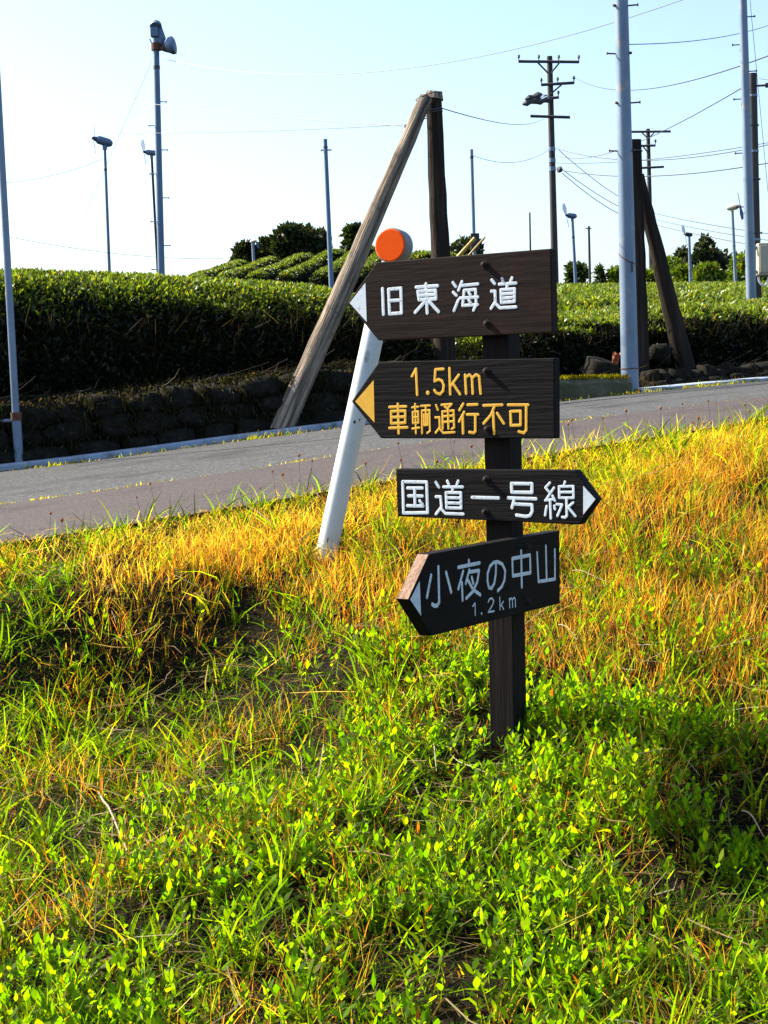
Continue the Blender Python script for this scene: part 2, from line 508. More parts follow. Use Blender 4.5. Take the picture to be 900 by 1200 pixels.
# ------------------------------------------------------------------ stones
def stone_mesh(seed, n=4):
    r = random.Random(seed)
    import bmesh
    bm = bmesh.new()
    bmesh.ops.create_cube(bm, size=2)
    bmesh.ops.subdivide_edges(bm, edges=bm.edges, cuts=2, use_grid_fill=True)
    ph = [r.uniform(0, 6.28) for _ in range(6)]
    for v in bm.verts:
        p = v.co
        l = (abs(p.x) ** n + abs(p.y) ** n + abs(p.z) ** n) ** (1 / n)
        q = p / l
        q *= 1 + 0.05 * math.sin(3.1 * q.x + ph[0]) + 0.08 * math.sin(2.7 * q.y + ph[1] + q.z) + 0.07 * math.sin(4.3 * q.z + ph[2] + 2 * q.x)
        q += Vector((r.uniform(-1, 1), r.uniform(-1, 1), r.uniform(-1, 1))) * 0.085
        v.co = q * 0.5
    me = bpy.data.meshes.new('stone')
    bm.to_mesh(me); bm.free()
    me.materials.append(M_stone)
    me.polygons.foreach_set('use_smooth', [True] * len(me.polygons))
    return me
STONES = [stone_mesh(i, 4.5 + 1.5 * (i % 3)) for i in range(8)]
ROAD_ANG = math.atan2(UY, UX)

def stone(parent, s, n, z, size, k, name='stone', tilt=0.1):
    o = bpy.data.objects.new(name, STONES[k % 8])
    COL.objects.link(o)
    X, Y = xy(s, n)
    o.location = (float(X), float(Y), z)
    if parent is not None:
        o.parent = parent
        o.location = Vector(o.location) - Vector(parent.location)
    o.rotation_euler = (random.uniform(-tilt, tilt), random.uniform(-tilt, tilt), ROAD_ANG + random.uniform(-tilt, tilt))
    o.scale = size
    return o

wx, wy = xy(1.0, 5.75)
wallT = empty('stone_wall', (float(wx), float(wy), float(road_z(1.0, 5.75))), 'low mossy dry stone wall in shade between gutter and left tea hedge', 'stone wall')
k = 0
for row in range(3):
    s = -4.0 + row * 0.13
    while s < 5.2:
        w = random.uniform(0.24, 0.46)
        hh = 0.17
        top = (row + 1) * 0.155
        lim = float(wall_h(s))
        if top < lim + 0.06:
            stone(wallT, s + w / 2, 5.70 + 0.045 * row, float(road_z(s, 5.6)) + row * 0.155 + 0.07 + random.uniform(-0.012, 0.012),
                  (w * 1.04, random.uniform(0.24, 0.30), hh * random.uniform(1.0, 1.14)), k)
        k += 1
        s += w

# ------------------------------------------------------------------ leaves: colour tables
def pick_cols(n, table, jit=0.18):
    """table: list of (weight, rgb)"""
    w = np.array([t[0] for t in table], float); w /= w.sum()
    idx = RNG.choice(len(table), n, p=w)
    c = np.array([t[1] for t in table])[idx]
    c = c * (1 + RNG.normal(0, jit, (n, 1))) * (1 + RNG.normal(0, jit * 0.35, (n, 3)))
    return np.clip(c, 0.004, 0.95).astype(np.float32)

# shade painted into older side leaves, sunlight into the fresh flush on top
SHADED = [(5, (0.006, 0.010, 0.003)), (4, (0.010, 0.016, 0.004)), (1, (0.018, 0.026, 0.006)), (1, (0.016, 0.012, 0.007))]
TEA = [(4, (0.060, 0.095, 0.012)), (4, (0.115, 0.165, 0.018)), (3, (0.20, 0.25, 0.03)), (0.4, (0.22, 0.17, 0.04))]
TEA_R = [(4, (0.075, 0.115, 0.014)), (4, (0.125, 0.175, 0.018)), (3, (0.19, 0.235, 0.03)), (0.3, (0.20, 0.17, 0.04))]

# ------------------------------------------------------------------ tea hedges
def tea_hedge(label, p0, p1, width, height, leaf, density, table=TEA, twigs=0, bulge=0.03, side='both', group=None, round_end=0.5, shape=2.6, h1=None):
    """a clipped tea row from p0 to p1 (x, y on the ground)"""
    p0 = np.array(p0, float); p1 = np.array(p1, float)
    L = np.linalg.norm(p1 - p0)
    dirv = (p1 - p0) / L
    nrm = np.array([-dirv[1], dirv[0]])
    mid = (p0 + p1) / 2
    base = (float(mid[0]), float(mid[1]), gz(*mid))
    root = empty('tea_hedge', base, label, 'tea hedge', group)
    def surfpt(u, th, inset):
        # th: 0 = base on -nrm side ... pi = base on +nrm side
        c, s_ = np.cos(th), np.sin(th)
        cx = -np.sign(c) * np.abs(c) ** (2 / shape) * width / 2
        hh = height + (h1 - height) * u / L if h1 is not None else height
        cz = np.abs(s_) ** (2 / shape) * hh
        # rows round off at their ends
        e = np.minimum(u, L - u)
        k = np.clip(e / round_end, 0, 1)
        k = np.sqrt(np.clip(1 - (1 - k) ** 2, 0, 1))
        cx = cx * (0.25 + 0.75 * k); cz = cz * (0.30 + 0.70 * k)
        und = bulge * wob(u, th * 0.6, 0.55, 11) + bulge * 0.6 * wob(u, th, 1.7, 17)
        sc = 1 + (und - inset) / height
        cx, cz = cx * sc, cz * sc
        P = p0[None] + dirv[None] * u[:, None] + nrm[None] * cx[:, None]
        z = ground_z(P[:, 0], P[:, 1])
        return np.stack([P[:, 0], P[:, 1], z + cz], -1)
    # added solid dark core that blocks light behind the leaves
    nu, nt_ = max(8, int(L / 0.25)), 18
    U, T = np.meshgrid(np.linspace(0, L, nu), np.linspace(0, math.pi, nt_), indexing='ij')
    V = surfpt(U.ravel(), T.ravel(), 0.07 * min(1, height))
    i, j = np.meshgrid(np.arange(nu - 1), np.arange(nt_ - 1), indexing='ij')
    b = (i * nt_ + j).ravel()
    Fq = np.stack([b, b + nt_, b + nt_ + 1, b + 1], -1)
    # closed ends
    mesh_np('light_blocking_core', V, Fq, M_core, parent=root, origin=base, smooth=True)
    # leaves
    area = L * (height * 2 + width)
    n = int(area * density)
    u = RNG.uniform(0, L, n)
    ths = RNG.uniform(0.02, math.pi - 0.02, n * 2)
    # sample evenly along the section outline
    tt = np.linspace(0.001, math.pi - 0.001, 200)
    cx = -np.sign(np.cos(tt)) * np.abs(np.cos(tt)) ** (2 / shape) * width / 2; cz = np.abs(np.sin(tt)) ** (2 / shape) * height
    arc = np.concatenate([[0], np.cumsum(np.hypot(np.diff(cx), np.diff(cz)))])
    th = np.interp(RNG.uniform(0, arc[-1], n), arc, tt)
    if side == 'front':   # thin out the face nobody sees
        keep = (th < math.pi * 0.62) | (RNG.uniform(0, 1, n) < 0.3)
        u, th = u[keep], th[keep]; n = len(u)
    P = surfpt(u, th, RNG.uniform(-0.025, 0.06, n) * min(1, height))
    e = 0.01
    Pu = surfpt(np.clip(u + e, 0, L), th, np.zeros(n)) - surfpt(np.clip(u - e, 0, L), th, np.zeros(n))
    Pt = surfpt(u, th + 0.01, np.zeros(n)) - surfpt(u, th - 0.01, np.zeros(n))
    Nn = unit(np.cross(Pu, Pt)); 
    Nn *= np.sign((Nn * (P - np.array([mid[0], mid[1], base[2] - 3]))[:, :]).sum(1, keepdims=True)) if False else 1
    up = np.stack([nrm[0] * -np.cos(th), nrm[1] * -np.cos(th), np.sin(th)], -1)
    flip = np.sign((Nn * up).sum(1, keepdims=True)); flip[flip == 0] = 1
    Nn = Nn * flip
    A = unit(Nn * 0.55 + RNG.normal(0, 0.55, (n, 3)) + np.array([0, 0, 0.35]))
    W = unit(np.cross(A, RNG.normal(0, 1, (n, 3)) + Nn * 0.2))
    Ls = leaf * RNG.uniform(0.65, 1.35, n)
    wd = Ls * 0.21
    bend = np.cross(A, W) * (Ls * RNG.uniform(-0.25, 0.25, n))[:, None]
    sunlit_top = RNG.uniform(0, 1, n) < sstep(0.55, 0.82, Nn[:, 2] + RNG.normal(0, 0.08, n))  # upward-facing leaves take the lightened table, painting the sunlit band
    cc = np.where(sunlit_top[:, None], pick_cols(n, table, 0.25), pick_cols(n, SHADED, 0.25)).astype(np.float32)
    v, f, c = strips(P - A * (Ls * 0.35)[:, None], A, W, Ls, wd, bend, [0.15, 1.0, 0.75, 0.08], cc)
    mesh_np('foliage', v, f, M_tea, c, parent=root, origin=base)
    if twigs:
        m = twigs
        u = RNG.uniform(0, L, m)
        P = surfpt(u, RNG.uniform(0.05, 0.5, m), RNG.uniform(-0.03, 0.01, m))
        A = unit(np.stack([RNG.normal(0, 0.5, m), RNG.normal(0, 0.5, m), RNG.uniform(0.3, 1.2, m)], -1))
        W = unit(np.cross(A, RNG.normal(0, 1, (m, 3))))
        Ls = RNG.uniform(0.08, 0.30, m)
        v, f, c = strips(P, A, W, Ls, np.full(m, 0.0025), RNG.normal(0, 0.03, (m, 3)), [1, 0.8, 0.5],
                         pick_cols(m, [(3, (0.022, 0.017, 0.012)), (1, (0.05, 0.04, 0.028)), (1, (0.012, 0.012, 0.006))], 0.2))
        tw = mesh_np('twigs', v, f, M_straw, c, parent=root, origin=base)
        tw['kind'] = 'stuff'
    return root

def sxy(s, n):
    a, b = xy(s, n); return float(a), float(b)

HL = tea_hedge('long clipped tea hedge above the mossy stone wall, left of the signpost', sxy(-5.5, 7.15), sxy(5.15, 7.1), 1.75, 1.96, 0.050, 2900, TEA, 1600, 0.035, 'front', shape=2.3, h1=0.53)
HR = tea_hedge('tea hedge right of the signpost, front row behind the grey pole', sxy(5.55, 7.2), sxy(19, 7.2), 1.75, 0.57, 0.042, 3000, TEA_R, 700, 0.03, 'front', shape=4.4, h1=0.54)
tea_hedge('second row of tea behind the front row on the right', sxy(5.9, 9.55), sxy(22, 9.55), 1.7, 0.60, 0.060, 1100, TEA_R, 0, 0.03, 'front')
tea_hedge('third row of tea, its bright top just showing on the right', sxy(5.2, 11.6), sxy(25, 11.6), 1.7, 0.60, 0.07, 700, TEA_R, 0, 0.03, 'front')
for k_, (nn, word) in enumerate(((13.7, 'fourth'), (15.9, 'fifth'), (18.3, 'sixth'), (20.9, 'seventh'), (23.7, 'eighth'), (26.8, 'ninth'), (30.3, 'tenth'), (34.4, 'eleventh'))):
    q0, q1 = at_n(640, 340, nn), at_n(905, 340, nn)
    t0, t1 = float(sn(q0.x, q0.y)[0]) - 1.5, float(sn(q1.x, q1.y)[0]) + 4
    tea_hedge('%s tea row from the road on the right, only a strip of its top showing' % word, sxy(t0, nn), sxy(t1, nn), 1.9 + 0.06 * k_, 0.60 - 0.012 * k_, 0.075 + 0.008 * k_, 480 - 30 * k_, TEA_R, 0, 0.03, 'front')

# rows of tea on the hillside, ends towards the road
hill_rows = [  # face centre px, d, end px, end d, width, height, label
    (222, 62, 284, 74, 'hillside tea row farthest left, low dark end showing beside the speckled hedge top'),
    (258, 62, 321, 75, 'hillside tea row, second from the left, below the small far tree'),
    (295, 62, 361, 76, 'hillside tea row, third from the left, under the dark tree clump'),
    (332, 62, 401, 77, 'hillside tea row with the widest dark end, fourth from the left'),
    (372, 62, 441, 78, 'hillside tea row cut by the thin grey pole, fifth from the left'),
    (411, 62, 478, 79, 'hillside tea row half hidden by the leaning wooden brace'),
]
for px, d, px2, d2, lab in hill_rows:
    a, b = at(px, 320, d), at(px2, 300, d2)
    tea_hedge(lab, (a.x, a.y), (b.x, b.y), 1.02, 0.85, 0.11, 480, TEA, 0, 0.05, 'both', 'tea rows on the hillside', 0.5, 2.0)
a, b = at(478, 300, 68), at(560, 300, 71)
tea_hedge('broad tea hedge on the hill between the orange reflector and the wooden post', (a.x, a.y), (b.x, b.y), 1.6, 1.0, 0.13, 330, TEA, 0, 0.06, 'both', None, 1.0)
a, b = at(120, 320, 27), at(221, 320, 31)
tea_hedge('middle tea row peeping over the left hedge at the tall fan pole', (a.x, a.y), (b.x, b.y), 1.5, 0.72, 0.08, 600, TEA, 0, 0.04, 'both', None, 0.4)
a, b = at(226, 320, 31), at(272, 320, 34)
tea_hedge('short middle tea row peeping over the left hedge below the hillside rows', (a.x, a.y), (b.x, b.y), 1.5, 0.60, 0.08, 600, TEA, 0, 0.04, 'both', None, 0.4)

# ------------------------------------------------------------------ trees
DARK = [(4, (0.014, 0.024, 0.009)), (4, (0.025, 0.038, 0.011)), (2, (0.045, 0.06, 0.014)), (0.6, (0.05, 0.04, 0.016))]
MID = [(4, (0.025, 0.045, 0.01)), (4, (0.04, 0.065, 0.012)), (2, (0.06, 0.09, 0.016))]
LIGHT = [(4, (0.085, 0.14, 0.012)), (4, (0.14, 0.20, 0.014)), (2, (0.19, 0.25, 0.018)), (0.5, (0.14, 0.09, 0.02))]

def tree(name, label, px, py_top, d, wpx, kind, leaf, n, table, group=None, low=0.12, clumps=26, seed=1):
    r = np.random.default_rng(seed)
    top = at(px, py_top, d)
    base = Vector((top.x, top.y, gz(top.x, top.y)))
    H = top.z - base.z
    Wd = wpx / F * d * (1.4 if kind == 'conifer' else 1.25)
    root = empty(name, base, label, 'tree', group)
    mb = MB()
    lean = r.normal(0, 0.02, 2) * H
    trunk = [(lean[0] * t, lean[1] * t, H * t * 0.93 - (0.15 if t == 0 else 0)) for t in np.linspace(0, 1, 6)]
    mb.tube(trunk, [max(0.015, 0.035 * H * (1 - t) + 0.01) * (0.55 if kind == 'bamboo' else 1) for t in np.linspace(0, 1, 6)], 7)
    cen, rad = [], []
    for i in range(clumps):
        t = r.uniform(low, 1.0) ** 0.85 if kind != 'conifer' else low + (1 - low) * (1 - math.sqrt(1 - (i + 0.5) / clumps * 0.995))
        if kind == 'conifer':
            rr = Wd / 2 * min(1.0, (1 - t) * 1.12 + 0.02) * (0.75 + 0.4 * r.uniform())
            cr = Wd * (0.035 + 0.115 * (1 - t))
        elif kind == 'broad':
            rr = Wd / 2 * math.sqrt(max(0.03, 1 - ((t - 0.5) / 0.56) ** 2)) * 0.8
            cr = Wd * r.uniform(0.10, 0.19)
        else:
            rr = Wd / 2 * math.sqrt(max(0.05, 1 - ((t - 0.45) / 0.62) ** 2)) * 0.85
            cr = Wd * r.uniform(0.07, 0.15)
        ang = r.uniform(0, 6.283)
        q = math.sqrt(r.uniform(0.25, 1))
        rr = max(0, rr - cr * 0.5)
        c = np.array([math.cos(ang) * rr * q, math.sin(ang) * rr * q, min(H * t, H - cr * 0.8)])
        cen.append(c); rad.append(cr)
        if i % 2 == 0:
            z0 = max(H * 0.06, c[2] - rr * (0.2 if kind == 'conifer' else 0.8))
            mb.tube([(lean[0] * z0 / H, lean[1] * z0 / H, z0), tuple((c * np.array([0.6, 0.6, 1])) * 1.0 - np.array([0, 0, 0.02 * H])), tuple(c)], [0.012 * H * (1 - t * 0.7) + 0.006, 0.007 * H + 0.004, 0.004], 5)
    mb.build('trunk', M_trunk, root, smooth=True)
    cen = np.array(cen); rad = np.array(rad)
    idx = r.choice(len(cen), n, p=rad ** 1.6 / (rad ** 1.6).sum())
    dv = unit(r.normal(0, 1, (n, 3)))
    rr = r.uniform(0.25, 1, n) ** 0.5
    flat = np.array([1, 1, 0.75]) if kind != 'conifer' else np.array([1, 1, 0.9])
    P = cen[idx] + dv * flat * (rad[idx] * rr)[:, None]
    P[:, 2] = np.clip(P[:, 2], 0.02, None)
    A = unit(dv * 0.7 + r.normal(0, 0.6, (n, 3)) + np.array([0, 0, -0.15 if kind == 'conifer' else 0.25]))
    W = unit(np.cross(A, r.normal(0, 1, (n, 3))))
    Ls = leaf * r.uniform(0.6, 1.4, n)
    tone = (1 + r.normal(0, 0.16, len(cen)))[idx][:, None]
    v, f, c = strips(P, A, W, Ls, Ls * (0.26 if kind != 'bamboo' else 0.2), np.cross(A, W) * (Ls * 0.2)[:, None], [0.3, 1.0, 0.1], (pick_cols(n, table, 0.2) * tone).astype(np.float32))
    mesh_np('crown', v, f, M_far, c, parent=root)
    return root

G_R, G_L = 'trees beyond the field on the right', 'trees on the hilltop'
tree('conifer_tree', 'tallest pointed dark conifer of the grove on the right', 825, 274, 84, 66, 'conifer', 0.30, 17000, DARK, G_R, 0.04, 130, 11)
tree('conifer_tree', 'narrow dark conifer left of the tallest pointed one', 800, 286, 86, 40, 'conifer', 0.30, 10000, DARK, G_R, 0.04, 100, 12)
tree('conifer_tree', 'dark conifer right of the tallest pointed one, behind two thin fan poles', 847, 291, 88, 50, 'conifer', 0.30, 9000, DARK, G_R, 0.04, 100, 13)
tree('conifer_tree', 'low dark conifer at the left end of the grove, beside the wooden brace', 782, 300, 90, 44, 'conifer', 0.30, 7500, DARK, G_R, 0.04, 90, 14)
tree('evergreen_tree', 'round dark tree at the right edge behind the cream box', 900, 305, 80, 60, 'broad', 0.28, 5000, DARK, G_R, 0.05, 30, 15)
tree('bushy_tree', 'bright green bush in front of the grove, nearest the wooden brace', 783, 305, 76, 34, 'bamboo', 0.26, 3400, LIGHT, G_R, 0.03, 36, 16)
tree('bushy_tree', 'bright green bush under the narrow dark conifer', 804, 313, 74, 32, 'bamboo', 0.26, 3200, LIGHT, G_R, 0.03, 36, 17)
tree('bushy_tree', 'bright yellow-green bush at the foot of the tallest conifer', 831, 312, 73, 36, 'bamboo', 0.26, 3600, LIGHT, G_R, 0.03, 40, 18)
tree('bushy_tree', 'tall light green tree between the two thin fan poles and the steel pole', 869, 300, 76, 26, 'bamboo', 0.26, 3600, LIGHT, G_R, 0.03, 40, 19)
tree('bushy_tree', 'light green bush left of the big grey pole, over the hedge', 724, 318, 66, 22, 'bamboo', 0.24, 2400, LIGHT, None, 0.03, 30, 20)
tree('bushy_tree', 'light green bush between the wooden post and its brace', 760, 322, 68, 18, 'bamboo', 0.24, 2000, LIGHT, None, 0.03, 26, 21)
tree('conifer_tree', 'small dark tree alone behind the fan pole right of the top sign board', 676, 310, 70, 24, 'broad', 0.22, 2200, MID, None, 0.05, 26, 22)
tree('sapling', 'wispy sapling bending over the hedge left of the big grey pole', 703, 314, 66, 10, 'bamboo', 0.20, 330, MID, None, 0.35, 16, 23)
tree('evergreen_tree', 'big dark tree crowning the hill above the tea rows', 346, 264, 86, 54, 'broad', 0.28, 9000, DARK, G_L, 0.05, 60, 24)
tree('evergreen_tree', 'dark tree adjoining the right of the big hilltop tree', 371, 272, 88, 36, 'broad', 0.28, 5000, DARK, G_L, 0.05, 40, 25)
tree('evergreen_tree', 'low dark tree left of the big hilltop tree', 316, 281, 88, 34, 'broad', 0.28, 4500, DARK, G_L, 0.05, 40, 26)
tree('evergreen_tree', 'lowest dark tree at the far left end of the hilltop clump', 287, 286, 88, 30, 'broad', 0.28, 4200, DARK, G_L, 0.05, 40, 27)
tree('evergreen_tree', 'dark tree peeking out between the leaning brace and the orange reflector', 415, 266, 90, 26, 'broad', 0.28, 3500, DARK, G_L, 0.05, 34, 28)
tree('evergreen_tree', 'dark low tree behind the two bamboo sticks', 545, 279, 92, 40, 'broad', 0.28, 4200, DARK, G_L, 0.05, 36, 29)

# ------------------------------------------------------------------ wooden A-frame pole (post and leaning brace)
def wood_tube(name, p0, p1, r0, r1, material, parent, seed=1, sides=14, rough=0.05, wobble=0.004):
    """round timber; its own axis is local Z so the grain runs along it"""
    p0, p1 = Vector(p0), Vector(p1)
    L = (p1 - p0).length
    rr = random.Random(seed)
    mb = MB()
    n = 16
    V, Fc = [], []
    offs = [(rr.uniform(-wobble, wobble), rr.uniform(-wobble, wobble)) for _ in range(n + 1)]
    lob = [1 + rr.uniform(-rough, rough) for _ in range(sides)]
    for i in range(n + 1):
        t = i / n
        r = r0 + (r1 - r0) * t
        for k_ in range(sides):
            a = 2 * math.pi * k_ / sides
            q = r * lob[k_] * (1 + rr.uniform(-rough, rough) * 0.35)
            V.append((offs[i][0] + math.cos(a) * q, offs[i][1] + math.sin(a) * q, L * t))
    for i in range(n):
        for k_ in range(sides):
            k2 = (k_ + 1) % sides
            Fc.append((i * sides + k_, i * sides + k2, (i + 1) * sides + k2, (i + 1) * sides + k_))
    Fc.append(tuple(range(sides - 1, -1, -1)))
    Fc.append(tuple(n * sides + k_ for k_ in range(sides)))
    mb.add(V, Fc)
    o = mb.build(name, material, None, smooth=True)
    q = (p1 - p0).to_track_quat('Z', 'Y')
    o.rotation_mode = 'QUATERNION'
    o.rotation_quaternion = q
    o.location = p0 - (Vector(parent.location) if parent else Vector())
    if parent: o.parent = parent
    return o

pv = at_n(524, 455, 6.35)
pvt = at(508, 112, pv.y)
af = empty('braced_wooden_post', (pv.x, pv.y, gz(pv.x, pv.y)), 'weathered wooden post with a long leaning brace, above the orange reflector', 'post')
wood_tube('post', (pv.x, pv.y, gz(pv.x, pv.y) - 0.2), pvt, 0.105, 0.070, M_wood_dark, af, 3)
pb = at_n(328, 503, 5.57)
pbt = at(499, 116, pv.y - 0.10)
lowp = Vector((pb.x, pb.y, gz(pb.x, pb.y)))
low2 = at(328, 509, pb.y)
wood_tube('brace', low2, pbt, 0.098, 0.062, M_wood, af, 5)
afl = Vector(af.location)
mb = MB()
mb.tube([p - afl for p in (pvt + Vector((0, 0, -0.03)), pvt + Vector((0.01, 0.0, 0.03)))], [0.09, 0.07], 10)
mb.build('cap', M_wood, af)
jp = at(503, 128, pv.y - 0.05)
mb = MB()
for dz in (0, 0.02, 0.16):
    ring = [jp - afl + Vector((math.cos(a) * 0.115 + 0.0, math.sin(a) * 0.14, dz - 0.05 + 0.03 * math.cos(a))) for a in np.linspace(0, 6.283, 17)]
    mb.tube(ring, 0.004, 5, cap=False)
mb.build('wire_binding', M_iron, af)
ins = at(478, 148, pv.y - 0.12) - afl
mb = MB()
mb.tube([ins + Vector((0.10, 0, 0.0)), ins], 0.012, 6)
mb.tube([ins + Vector((-0.03, 0, 0)), ins + Vector((-0.015, 0, 0)), ins + Vector((0, 0, 0)), ins + Vector((0.02, 0, 0))], [0.012, 0.022, 0.016, 0.02], 8)
mb.build('insulator', M_rust, af)

# ------------------------------------------------------------------ poles
def pole_thing(name, label, px0, py0, px1, py1, d, w0, w1, material, cat='pole', group=None, sink=0.15, sides=12):
    """upright pole whose base stands on the ground below photo pixel (px0,py0) at distance d"""
    b = at(px0, py0, d)
    t = at(px1, py1, d)
    g = gz(b.x, b.y)
    # keep the pole's own lean but carry it down to the ground
    k_ = (t.z - g) / max(0.01, (t.z - b.z))
    fx = t.x + (b.x - t.x) * k_
    base = Vector((fx, b.y, g))
    root = empty(name, base, label, cat, group)
    mb = MB()
    T = t - base
    pts = [Vector((0, 0, -sink)) + Vector((-T.x, 0, 0)) * (sink / max(T.z, .1))] + [T * q for q in (0.02, 0.25, 0.5, 0.75, 1.0)]
    mb.tube(pts, [w0 / 2] + [(w0 + (w1 - w0) * q) / 2 for q in (0.02, 0.25, 0.5, 0.75, 1.0)], sides)
    mb.build('shaft', material, root, smooth=True)
    root['_h'] = T.z
    return root, T, w0, w1

def on(T, q):
    return T * q

def pegs(root, T, w0, w1, z0, z1, step, length, material, rad=0.009, dirv=(1, 0.25)):
    """climbing pegs, alternately left and right"""
    dv = Vector((dirv[0], dirv[1], 0)).normalized()
    z = z0; i = 0
    while z < z1:
        q = z / T.z
        c = T * q
        r = (w0 + (w1 - w0) * q) / 2
        sd = 1 if i % 2 else -1
        mb = MB()
        mb.tube([c + dv * sd * r * 0.7, c + dv * sd * (r + length), c + dv * sd * (r + length) + Vector((0, 0, 0.012))], rad, 6)
        mb.tube([c + dv * sd * (r + length - 0.01), c + dv * sd * (r + length + 0.006)], rad * 1.7, 6)
        mb.build('step_peg', material, root)
        z += step; i += 1

def band(root, T, w0, w1, q, h, material, name='clamp_band', k_=1.12):
    c = T * q
    r = (w0 + (w1 - w0) * q) / 2 * k_
    mb = MB()
    mb.tube([c - Vector((0, 0, h / 2)), c + Vector((0, 0, h / 2))], r, 12)
    return mb.build(name, material, root)

# big grey pole in front, right of the sign
rt, T, w0, w1 = pole_thing('steel_pole', 'big pale grey steel pole with climbing pegs at the road edge, right of the signpost', 738.5, 455, 728, 0, 14.15, 0.155, 0.115, M_galv, sides=18)
T2 = T * 1.35
shaft = [c for c in rt.children][0]
bpy.data.objects.remove(shaft)
mb = MB(); mb.tube([Vector((0, 0, -0.2))] + [T2 * q for q in (0.01, 0.2, 0.4, 0.6, 0.8, 1)], [w0 / 2] + [(w0 + (w1 * 0.9 - w0) * q) / 2 for q in (0.01, 0.2, 0.4, 0.6, 0.8, 1)], 20)
mb.build('shaft', M_galv, rt, smooth=True)
def zpix(py, px, d): return at(px, py, d).z
zb = rt.location.z
for i, (py, sd) in enumerate(((177, -1), (121, 1), (63, -1), (7, 1), (232, -1))):
    z = zpix(py, 728, 14.15) - zb
    if i == 4: continue
    c = T2 * (z / T2.z)
    r = 0.06
    mb = MB(); mb.tube([c + Vector((sd * 0.04, 0, 0)), c + Vector((sd * (r + 0.075), -0.03, 0))], 0.007, 6); mb.tube([c + Vector((sd * (r + 0.072), -0.03, 0)), c + Vector((sd * (r + 0.08), -0.03, 0))], 0.013, 6)
    mb.build('step_peg', M_rust, rt)
    mb = MB(); mb.tube([c + Vector((-sd * 0.05, -0.02, 0)), c + Vector((-sd * 0.075, -0.03, 0))], 0.012, 6); mb.build('peg_boss', M_rust, rt)
z = zpix(303, 733, 14.15) - zb
c = T2 * (z / T2.z)
mb = MB(); mb.tube([c + Vector((math.cos(a) * 0.072, math.sin(a) * 0.072, 0.05 * math.cos(a + 0.6) * -1)) for a in np.linspace(0, 6.283, 17)], 0.005, 5, cap=False)
mb.tube([c + Vector((0.03, -0.07, -0.03)), c + Vector((0.032, -0.074, -0.12))], 0.006, 5)
mb.build('rusty_wire_tie', M_rust, rt)
mb = MB(); mb.tube([T2 * 0.05 + Vector((0, 0, -0.004)), T2 * 0.05 + Vector((0, 0, 0.004))], 0.081, 18); mb.build('base_seam', M_rust, rt)

# wooden post with brace behind it
pw = at_n(752, 450, 6.05)
pwt = at(743, 164, pw.y)
wp = empty('braced_wooden_post', (pw.x, pw.y, gz(pw.x, pw.y)), 'dark wooden post with a short brace, close behind the big grey pole', 'post')
wood_tube('post', (pw.x, pw.y, gz(pw.x, pw.y) - 0.2), pwt, 0.085, 0.062, M_wood_dark, wp, 8)
bq = at(803, 418, pw.y + 0.35)
wood_tube('brace', (bq.x, bq.y, bq.z - 0.12), at(748, 205, pw.y + 0.12), 0.095, 0.05, M_wood_dark, wp, 9)
mb = MB(); c = pwt - Vector(wp.location) + Vector((0, 0, -0.1))
mb.tube([c + Vector((math.cos(a) * 0.072, math.sin(a) * 0.075, 0)) for a in np.linspace(0, 6.283, 13)], 0.006, 5, cap=False)
mb.build('wire_binding', M_iron, wp)

# thin pipe at the left edge of the picture
pl = at_n(23, 545, 5.60)
g = gz(pl.x, pl.y)
t = at(0, 150, pl.y)
root = empty('steel_pipe', (pl.x, pl.y, g), 'thin grey steel pipe standing at the gutter by the left edge', 'pole')
Tp = (t - Vector((pl.x, pl.y, g)))
j = at(19, 488, pl.y) - Vector((pl.x, pl.y, g))
mb = MB(); mb.tube([Vector((0, 0, -0.1)), j], [0.036, 0.036], 12); mb.build('lower_pipe', M_galv, root, smooth=True)
mb = MB(); mb.tube([j - Vector((0, 0, 0.1)), j + (Tp - j) * 1.5], [0.029, 0.025], 12); mb.build('shaft', M_galv, root, smooth=True)
mb = MB(); mb.tube([j + Vector((0, 0, -0.03)), j + Vector((0, 0, 0.03))], 0.043, 12); mb.build('coupling', M_rust, root)
mb = MB(); mb.tube([j + Vector((-0.14, 0.02, -0.03)), j + Vector((0, 0, -0.03))], 0.014, 8); mb.build('side_stub', M_galv, root)

